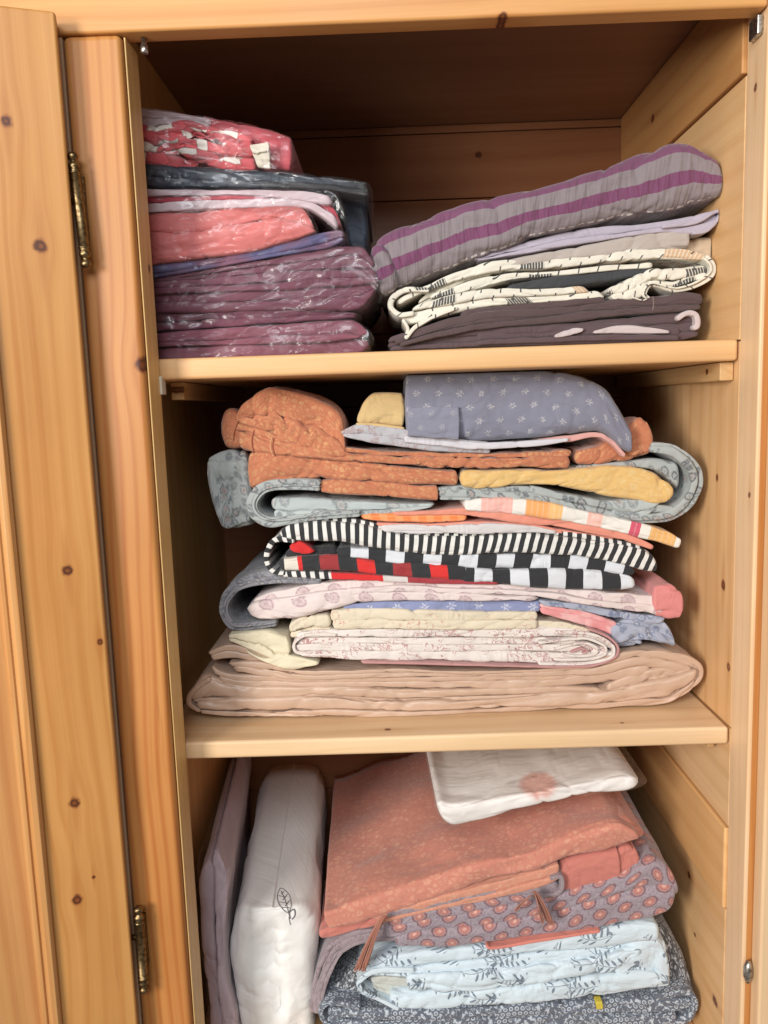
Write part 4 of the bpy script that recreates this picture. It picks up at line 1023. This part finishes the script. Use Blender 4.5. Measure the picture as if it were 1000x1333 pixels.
# orange duvet cover with grey reverse and yellow panel
orl = fabric('orange_leaf_print', leafprint((0.47, 0.160, 0.078), (0.60, 0.330, 0.150), 150, cov=.9), .88, .25)
gry = fabric('grey_blue_paisley', paisley((0.36, 0.385, 0.375), (0.085, 0.09, 0.105), (0.40, 0.30, 0.27), 80), .88, .25)
gry2 = fabric('grey_blue_plain', paisley((0.42, 0.46, 0.45), (0.17, 0.18, 0.20), (0.42, 0.38, 0.35), 60), .88, .25)
yel = fabric('straw_yellow_print', leafprint((0.66, 0.42, 0.15), (0.70, 0.52, 0.27), 120), .88, .25)
item('leaf_print_cover', 'bulky orange leaf print duvet cover with grey blue paisley reverse and a yellow panel', 'duvet cover', [
    ('front_fabric', orl, [
        sl([(306, 545), (316, 528), (338, 510), (354, 503), (395, 511), (430, 528), (445, 548), (450, 580)], [(308, 548), (340, 558), (375, 575), (410, 588), (440, 592), (452, 594)], N=2, Y=YM + .002, depth=.24, rmax=.03, lo=.007, crease=.0045, er=.004),
        sl([(286, 537), (300, 532), (312, 540), (318, 548)], [(288, 580), (300, 583), (312, 582), (320, 578)], N=1, Y=YM + .008, depth=.2, er=.008, crease=.004, n=50),
        sl([(304, 548), (325, 550), (360, 566), (420, 578), (480, 585), (540, 588), (600, 589), (680, 588), (745, 585)], [(306, 582), (335, 588), (370, 592), (430, 598), (480, 601), (560, 607), (600, 608), (680, 609), (744, 610)], N=2, Y=YM + .001, depth=.25, crease=.004, lo=.003, er=.008),
        sl([(748, 586), (780, 580), (815, 560), (835, 545), (850, 558)], [(748, 604), (790, 602), (820, 598), (845, 590), (852, 582)], N=1, Y=YM + .008, depth=.2, crease=.004, er=.006),
        sl([(322, 591), (345, 586), (400, 592), (450, 600), (520, 608), (596, 612)], [(324, 636), (350, 634), (400, 626), (450, 624), (520, 628), (597, 632)], N=1, Y=YM + .003, depth=.25, crease=0.004, er=.004),
        sl([(417, 626), (450, 624), (520, 629), (570, 632)], [(417, 640), (450, 643), (520, 648), (571, 651)], N=1, Y=YM + .002, depth=.25, er=.002)]),
    ('reverse_fabric', gry, [
        sl([(264, 600), (284, 592), (310, 587), (326, 592)], [(284, 684), (298, 690), (316, 689), (330, 684)], N=1, Y=YM + .012, depth=.2, rmax=.014, er=.006, lo=.004, crease=.008, n=90),
        rb([(418, 632), (380, 630), (345, 634), (330, 650), (332, 668), (352, 679), (380, 676), (420, 671), (470, 668)], [(0, 14), (.35, 15), (.6, 12), (1, 8)], Y=YM, depth=.2, lo=.0016),
        sl([(569, 635), (600, 632), (650, 633), (695, 634), (740, 645)], [(570, 650), (620, 651), (680, 658), (740, 668), (760, 674)], Y=YM + .002, depth=.25, er=.003),
        sl([(690, 632), (730, 640), (780, 650), (840, 655), (880, 660)], [(690, 650), (740, 664), (790, 674), (840, 680), (880, 672)], Y=YM + .003, depth=.24, lo=.003, crease=.002),
        rb([(846, 582), (876, 586), (902, 608), (906, 632), (893, 656), (866, 672), (820, 676)], [(0, 12), (.35, 16), (.7, 14), (1, 8)], Y=YM + .004, depth=.2, crease=.002),
        sl([(750, 606), (800, 602), (850, 596), (884, 602)], [(750, 612), (800, 610), (850, 612), (884, 640)], Y=YM + .012, depth=.2)]),
    ('inner_reverse', gry2, [
        sl([(352, 648), (400, 648), (460, 652), (520, 655), (566, 655)], [(356, 674), (400, 676), (463, 671), (520, 667), (566, 659)], Y=YM + .006, depth=.23, er=.006)]),
    ('reverse_corner', gry2, [sl([(786, 652), (820, 650), (862, 652)], [(800, 670), (830, 676), (850, 664)], Y=YM + .001, depth=.15, er=.006, n=50)]),
    ('yellow_panel', yel, [sl([(598, 614), (650, 611), (720, 612), (770, 607), (818, 604), (850, 610), (870, 625), (878, 642)], [(599, 633), (650, 634), (720, 633), (760, 638), (800, 648), (840, 654), (870, 653)], N=1, Y=YM, depth=.23, er=.006, lo=.004, crease=.0025)])], Z2)
sm_or = fabric('seam_dark_orange', plain((0.22, 0.05, 0.02)), .9, 0, .2, .1); sm_lt = fabric('seam_light_orange', plain((0.60, 0.30, 0.15)), .9, 0, .2, .1)  # darker and paler orange for the drawn seam lines
lp = [o for o in bpy.data.objects if o.get('label', '').startswith('bulky orange')][0]
for st_ in ([(745, 585), (746, 598), (745, 610)], [(331, 560), (328, 575), (331, 590)], [(357, 570), (355, 582), (359, 594)], [(312, 545), (306, 560), (304, 574)]): draw_on(kid(lp, 'front_fabric'), [st_], .0010, 'seam', sm_or, lp)
for st_ in ([(742, 585), (743, 598), (742, 610)], [(354, 569), (352, 582), (356, 594)], [(322, 592), (319, 606), (320, 622), (324, 636)]): draw_on(kid(lp, 'front_fabric'), [st_], .0013, 'seam_edge', sm_lt, lp)
crc = fabric('cream_yellow_cotton', plain((0.60, 0.42, 0.19)), .85, .2)
item('cream_cloth', 'small cream yellow folded cloth beside the grey blue flowered pillowcase', 'cloth', [
    ('cloth', crc, [sl([(464, 545), (474, 524), (488, 512), (527, 512)], [(466, 551), (490, 552), (510, 554), (527, 556)], N=1, Y=YM + .002, depth=.18, er=.004, lo=.001),
                    sl([(463, 550), (490, 551), (527, 556)], [(464, 555), (490, 557), (527, 560)], Y=YM + .001, depth=.18, er=.003, lo=.001)])], Z2, S1 - T1 - .001)
gw = fabric('grey_white_rose_print', toile((0.42, 0.41, 0.43), (0.33, 0.20, 0.19), 40, .45, .03), .85, .2)
item('printed_pillowcase', 'pale grey rose printed pillowcase showing a corner under the cream yellow cloth', 'pillowcase', [
    ('cloth', gw, [sl([(443, 562), (470, 552), (520, 557), (570, 568), (640, 576)], [(444, 567), (480, 575), (530, 582), (580, 588), (640, 590)], Y=YM - .001, depth=.2, er=.004, lo=.0015)])], Z2)
mot = fabric('grey_blue_motif', motif((0.195, 0.195, 0.250), (0.46, 0.44, 0.44), .0225, .0145, .0046), .85, .25)
whe = fabric('white_hem_cotton', plain((0.60, 0.57, 0.60)), .85, .2); pke = fabric('pink_hem_cotton', plain((0.64, 0.33, 0.29)), .85, .2)
item('flowered_pillowcase', 'grey blue pillowcase with small white flower motif on top under the upper shelf', 'pillowcase', [
    ('cloth', mot, [sl([(527, 482), (600, 480), (680, 480), (740, 486), (790, 505), (822, 560)], [(527, 566), (570, 569), (620, 574), (680, 572), (740, 566), (784, 562), (812, 584), (824, 590)], N=1, Y=YM - .006, depth=.22, rmax=.02, er=.003, lo=.003, crease=.002, lay=1)]),
    ('side_pocket', fabric('grey_blue_pocket', motif((0.215, 0.215, 0.275), (0.36, 0.35, 0.37), .0225, .0145, .0040), .85, .25), [sl([(530, 531), (560, 530), (598, 530)], [(530, 567), (560, 570), (598, 573)], Y=YM - .009, depth=.03, er=.001, n=50, lo=.0012, rmax=.002, lay=1)]),
    ('white_hem', whe, [sl([(526, 567), (570, 571), (620, 576), (680, 574), (740, 570)], [(526, 576), (570, 580), (620, 585), (700, 580), (740, 574)], Y=YM - .004, depth=.2, er=.003, lo=.001)]),
    ('pink_hem', pke, [sl([(700, 572), (740, 567), (784, 564), (815, 592)], [(700, 578), (740, 575), (782, 570), (812, 596)], Y=YM - .002, depth=.12, er=.003, lo=.001)])], Z2, S1 - T1 - .001)

# ---- bottom compartment
YL = 0.055
geo_ = fabric('grey_geometric_print', geometric((0.075, 0.077, 0.085), (0.58, 0.60, 0.62)), .85, .2)
geo2 = fabric('slate_floral_print', geometric((0.115, 0.13, 0.165), (0.60, 0.66, 0.72), 40), .85, .2)
item('geometric_cover', 'grey duvet cover with white ring and leaf print, bottom of the lower pile', 'duvet cover', [
    ('cloth', geo_, [
        sl([(418, 1300), (436, 1280), (468, 1262), (600, 1240), (760, 1215), (860, 1208), (888, 1240), (904, 1292)], [(420, 1312), (500, 1310), (600, 1312), (700, 1308), (800, 1302), (880, 1300), (906, 1304)], N=1, Y=YL + .022, depth=.26, rmax=.06, er=.012, lo=.003),
        sl([(418, 1340), (500, 1345), (640, 1340), (780, 1338), (890, 1330)], [(420, 1420), (640, 1440), (890, 1420)], Y=YL + .004, depth=.27, rmax=.04)]),
    ('leaf_print_side', geo2, [
        sl([(426, 1310), (480, 1312), (560, 1311), (640, 1308), (720, 1304), (800, 1300), (870, 1298), (904, 1300)], [(428, 1324), (480, 1326), (560, 1326), (640, 1322), (720, 1319), (800, 1317), (870, 1316), (904, 1310)], Y=YL, depth=.26, crease=.003),
        sl([(424, 1322), (500, 1326), (600, 1325), (700, 1320), (800, 1317), (880, 1314)], [(424, 1344), (500, 1348), (600, 1346), (700, 1344), (800, 1342), (880, 1336)], Y=YL + .003, depth=.26, crease=.003),
        rb([(470, 1310), (430, 1304), (418, 1314), (426, 1330), (450, 1340)], 7, Y=YL - .002, depth=.2),
        rb([(850, 1296), (894, 1290), (904, 1304), (896, 1322), (870, 1334)], 7, Y=YL, depth=.2)]),
    ('label_tab', fabric('yellow_label', plain((0.62, 0.50, 0.06)), .8, 0, .5, .1), [sl([(775, 1303), (784, 1302)], [(776, 1313), (785, 1312)], Y=YL - .006, depth=.012, n=14, er=.0008, lo=0, rmax=.002)])], Z3)
spr = fabric('white_sprig_print', sprig((0.60, 0.69, 0.745), (0.13, 0.17, 0.22), (0.06, 0.08, 0.115)), .8, .2)
spr_in = fabric('white_sprig_lining', plain((0.52, 0.52, 0.47)), .85, .2)
item('sprig_cover', 'white duvet cover with grey twig and flower print, folded above the grey ring printed one', 'duvet cover', [
    ('cloth', spr, [
        sl([(474, 1250), (500, 1243), (560, 1238), (624, 1231), (700, 1218), (780, 1208), (830, 1199), (858, 1200)], [(474, 1258), (540, 1256), (624, 1248), (700, 1240), (780, 1232), (858, 1222)], N=1, Y=YL + .003, depth=.26, lo=.0018, crease=.001),
        sl([(474, 1258), (540, 1256), (624, 1248), (700, 1240), (780, 1232), (868, 1224)], [(480, 1268), (540, 1270), (624, 1266), (700, 1260), (780, 1250), (870, 1248)], N=1, Y=YL + .006, depth=.26, lo=.0018, crease=.001),
        sl([(528, 1266), (600, 1264), (680, 1258), (760, 1248), (815, 1236), (834, 1234)], [(530, 1288), (600, 1288), (680, 1282), (760, 1270), (800, 1262), (834, 1238)], N=1, Y=YL, depth=.25, lo=.0022, crease=0.004),
        sl([(505, 1292), (580, 1288), (680, 1281), (760, 1270), (830, 1264), (872, 1268)], [(510, 1312), (560, 1312), (600, 1310), (700, 1302), (800, 1292), (873, 1282)], N=1, Y=YL + .001, depth=.26, lo=.0022, crease=0.003),
        sl([(800, 1238), (830, 1226), (858, 1224), (872, 1252)], [(800, 1274), (840, 1276), (860, 1278), (873, 1278)], N=1, Y=YL + .003, depth=.22, lo=.003, crease=.004, er=.005),
        rb([(540, 1262), (490, 1262), (468, 1276), (474, 1290), (500, 1302), (520, 1312)], [(0, 6), (.4, 7), (1, 5)], Y=YL - .001, depth=.2)]),
    ('lining', spr_in, [sl([(482, 1270), (510, 1268), (540, 1272)], [(486, 1290), (510, 1300), (545, 1298)], Y=YL + .012, depth=.2)])], Z3)
med = fabric('mauve_medallion_print', medallion((0.33, 0.27, 0.30), (0.31, 0.19, 0.20), (0.50, 0.215, 0.18)), .85, .25)
mauve = fabric('mauve_grey_cotton', toile((0.31, 0.245, 0.26), (0.20, 0.14, 0.16), 40, .42, .03), .85, .25)
crp = fabric('coral_piping_cotton', plain((0.66, 0.22, 0.17)), .85, .2)
mc = item('medallion_cover', 'mauve grey duvet cover with coral medallion print and terracotta tassels', 'duvet cover', [
    ('cloth', med, [
        sl([(512, 1220), (560, 1210), (624, 1206), (700, 1190), (780, 1170), (850, 1152), (884, 1152)], [(514, 1232), (570, 1234), (632, 1228), (700, 1218), (781, 1208), (840, 1197), (876, 1184)], N=1, Y=YL - .001, depth=.27, lo=.002, er=.008),
        sl([(494, 1206), (560, 1194), (640, 1180), (720, 1164), (800, 1140), (850, 1118), (870, 1130), (885, 1158)], [(500, 1220), (560, 1211), (640, 1204), (720, 1187), (800, 1166), (850, 1154), (884, 1166)], N=1, Y=YL + .002, depth=.28, lo=.002, rmax=.02, er=.01, bt=1.0, back=(0, .015)),
        sl([(500, 1194), (560, 1182), (640, 1168), (700, 1158)], [(500, 1207), (560, 1196), (640, 1181), (712, 1166)], N=1, Y=YL + .003, depth=.26, lo=.0015)]),
    ('mauve_side', mauve, [rb([(520, 1216), (470, 1218), (440, 1232), (424, 1258), (414, 1290), (412, 1318)], [(0, 14), (.5, 22), (1, 16)], Y=YL + .008, depth=.2, crease=.003, rmax=.02),
                           sl([(500, 1186), (580, 1170), (660, 1156), (726, 1146)], [(500, 1195), (580, 1180), (660, 1166), (730, 1162)], Y=YL + .001, depth=.24, lo=.0012),
                           rb([(690, 1164), (720, 1164), (731, 1156), (730, 1140), (715, 1142)], 5, Y=YL - .002, depth=.1, n=60)]),
    ('coral_piping', crp, [rb([(632, 1229), (640, 1233), (700, 1222), (781, 1210)], 3.5, Y=YL - .004, depth=.05, lo=.0004)])], Z3)
# tassels hang from the cover's corners: strands gathered under a knot
tas = fabric('terracotta_yarn', plain((0.40, 0.155, 0.10)), .9, .3)
def tassel(top, bot, Y, wid, nst=26):
    vs_, fs, uv = [], [], []
    rnd = random.Random(top[0])
    for q in range(nst):
        e = rnd.uniform(-1, 1); L = rnd.uniform(.86, 1.02); yy = rnd.uniform(-.004, .004)
        path = []
        for i in range(11):
            t = i / 10 * L
            w = wid * (0.25 + 0.75 * min(1, t * 1.6)); bend = math.sin(t * 2.6 + e * 3) * 2.6
            px = top[0] + (bot[0] - top[0]) * (t ** 0.8) + e * w + bend * e; py = top[1] + (bot[1] - top[1]) * t
            path.append(P(px, py, Y + yy - .004 * math.sin(min(1, t * 2) * 1.5)))
        r = .0006; b0 = len(vs_)
        for i, p_ in enumerate(path):
            for a in range(5):
                vs_.append(p_ + Vector((math.cos(a * 1.2566) * r, math.sin(a * 1.2566) * r, 0))); uv.append((a * .001, i * .004))
        for i in range(10):
            for a in range(5): fs.append((b0 + i * 5 + a, b0 + i * 5 + (a + 1) % 5, b0 + i * 5 + 5 + (a + 1) % 5, b0 + i * 5 + 5 + a))
    me = bpy.data.meshes.new('tassel'); me.from_pydata(vs_, [], fs); l_ = me.uv_layers.new(name='UVMap')
    for lp in me.loops: l_.data[lp.index].uv = uv[lp.vertex_index]
    for pp in me.polygons: pp.use_smooth = True
    me.materials.append(tas); link('tassel', me, mc)
tassel((499, 1192), (469, 1264), YL - .010, 9, 120)
tassel((694, 1160), (714, 1203), YL - .012, 10, 46); tassel((690, 1166), (672, 1186), YL - .012, 4, 12)
sal = fabric('salmon_leaf_print', leafprint((0.58, 0.25, 0.165), (0.66, 0.38, 0.26), 128), .85, .25)
spk = fabric('salmon_pink_plain', plain((0.55, 0.185, 0.145)), .85, .25)
item('salmon_sheet', 'plain salmon pink folded sheet jutting right below the coral leaf print cover', 'folded sheet', [
    ('cloth', spk, [sl([(728, 1124), (770, 1112), (806, 1104)], [(732, 1167), (770, 1160), (808, 1150)], N=1, Y=YL + .006, depth=.2, er=.003, lo=.002, rmax=.02),
                    sl([(800, 1106), (818, 1101), (832, 1108)], [(806, 1152), (820, 1142), (833, 1132)], N=1, Y=YL + .010, depth=.18, er=.005, crease=.004, n=50)]),
    ('far_edge', spk, [sl([(414, 1212), (450, 1200), (500, 1190)], [(416, 1222), (450, 1214), (500, 1204)], Y=YL + .008, depth=.2)])], Z3)
cor = fabric('coral_leaf_print', leafprint((0.54, 0.205, 0.145), (0.68, 0.360, 0.240), 118, cov=.85, nz=.22), .88, .25, 1, .35)
item('coral_print_cover', 'large coral pink leaf print cover with its broad flat top showing in the lower compartment', 'duvet cover', [
    ('cloth', cor, [sl([(419, 1184), (440, 1180), (500, 1162), (570, 1140), (640, 1120), (700, 1104), (760, 1084), (800, 1070), (826, 1078)], [(428, 1207), (470, 1200), (520, 1184), (568, 1168), (640, 1148), (730, 1122), (790, 1108), (832, 1088)], Y=YL - .002, depth=.33, rmax=.012, er=.004, lo=.006, crease=.0016, wav=.010, back=(-.01, .008), n=190, nb=26, lay=1)]),
    ('under_layer', sal, [sl([(484, 1192), (560, 1170), (640, 1148), (700, 1132), (728, 1122)], [(490, 1200), (560, 1184), (640, 1168), (700, 1152), (729, 1140)], Y=YL, depth=.25, er=.004, lo=.0015)]),
    ('side_folds', cor, [sl([(790, 1068), (815, 1066), (838, 1080)], [(796, 1104), (818, 1096), (838, 1084)], N=1, Y=YL + .012, depth=.2, er=.005, crease=.004, n=50)])], Z3)
# white packet with a pink flower on its film
pkt = fabric('white_packet_cotton', plain((0.72, 0.66, 0.62)), .7, .1, .6, .3)
def flower(k, u, v):
    base = (0.80, 0.75, 0.71)
    fu = u - 0.122; fv = v + 0.012
    an = fv.atan2(fu * 0.9); d = (fu * fu + fv * fv * 0.8).sqrt()
    n = k.noise(k.vec(an * 4.0, d * 60, 0), 2.2, 3, .6)
    f = (d + (n - .5) * 0.014).sm(0.016, 0.026, 1.0, 0.0) * (0.35 + n * 0.8)
    f = f * (an * 11).sin().sm(-1, .6, .8, 1.0)
    return k.mix(f.mn(1.0) * .85, base, (0.66, 0.20, 0.12))
pf = fabric('white_packet_flower', flower, .6, .1, .4, .3)
item('flower_packet', 'white packet in clear film printed with one coral flower, under the lower shelf', 'packet', [
    ('cloth', pf, [sl([(566, 1040), (590, 1046), (640, 1040), (700, 1030), (760, 1018), (810, 1010), (832, 1012)], [(572, 1064), (592, 1073), (640, 1063), (700, 1045), (760, 1034), (810, 1028), (834, 1020)], Y=YL - .004, depth=.24, rmax=.02, er=.01, lo=.002, crease=.0015, u0=0, nb=16, lay=1, back=(-.012, .020), n=120)]),
    ('plastic_wrap', FILM2, [sl([(563, 1038), (590, 1043), (640, 1037), (700, 1027), (760, 1015), (815, 1006), (843, 1015)], [(570, 1067), (592, 1076), (640, 1066), (700, 1048), (760, 1037), (812, 1031), (845, 1020)], Y=YL - .007, depth=.245, rmax=.02, N=1, er=.008, lo=.002, crease=.002, back=(-.012, .021), n=120)])], Z3, S2 - T2 - .001)
# upright pillow pack
def pillowcol(k, u, v):
    return k.mix(k.noise(k.vec(u, v, 0), 9, 2), (0.86, 0.845, 0.81), (0.82, 0.80, 0.77))
pil = fabric('white_pillow_cotton', pillowcol, .6, .15, .3, .35, 14)
LT = [(355.5, 1179), (335, 1181.5), (312, 1187), (300, 1204), (297, 1240), (301, 1290), (309, 1335), (318, 1420)]; RT_ = [(355.5, 1180), (376, 1180), (398, 1186), (410, 1202), (413, 1240), (411, 1290), (409, 1335), (405, 1420)]
pw = item('pillow_pack', 'white plump pillow pack standing upright, printed with a dark leaf mark', 'pillow', [
    ('pillow', pil, [sl(LT, RT_, Y=YL, depth=.32, rmax=.045, er=0, lo=.004, hi=.0006, crease=.003, flat=.9, back=(-.012, .026), bt=.97, n=150, lay=1, nb=16, groove=((-.05, .07, .012, .06, .62), (.22, .06, .007, .1, .9)))])], Z3)
mk_ink = fabric('dark_ink', plain((0.15, 0.13, 0.135)), .8, 0, .2, .1)
lf = [(365, 1156), (361, 1166), (364, 1178), (374, 1188), (379, 1180), (377, 1166), (370, 1158), (365, 1156)]
draw_on([pw], [lf, [(366, 1160), (372, 1174), (377, 1194)], [(362, 1166), (373, 1168)], [(363, 1174), (375, 1176)], [(366, 1181), (377, 1182)],
    [(366, 1164), (370, 1160)], [(368, 1172), (374, 1164)], [(371, 1180), (377, 1172)], (.0016, [(378, 1196), (377, 1188), (383, 1184), (384, 1192), (380, 1197)]), [(376, 1194), (378, 1204)]], .0009, 'printed_mark', mk_ink, pw)
lil = fabric('lilac_cotton', plain((0.56, 0.45, 0.50)), .6, .2, .6, .5)
KL = [(272, 1106), (258, 1130), (262, 1229), (272, 1333), (280, 1420)]; KR = [(284, 1106), (298, 1140), (295, 1210), (299, 1284), (310, 1335), (318, 1420)]
item('lilac_packet', 'lilac folded sheet standing on edge between the left wall and the white pillow pack', 'folded sheet', [
    ('cloth', lil, [sl([(266, 1122), (259, 1150), (264, 1229), (274, 1333), (280, 1420)], [(276, 1118), (280, 1140), (281, 1229), (290, 1333), (296, 1420)], N=1, Y=YL + .004, depth=.3, er=.01, lo=.002, back=(-.022, .014), bt=.7),
                    sl([(276, 1112), (279, 1140), (281, 1229), (290, 1333), (296, 1420)], KR, N=1, Y=YL, depth=.3, er=.012, lo=.002, crease=.002, back=(-.022, .014), bt=.7)]),
    ('plastic_wrap', FILM2, [sl(off(KL, -1, -4), off(KR, 1, -4), Y=YL - .003, depth=.305, N=1, er=.012, lo=.003, crease=.002, back=(-.022, .014), bt=.75)])], Z3)
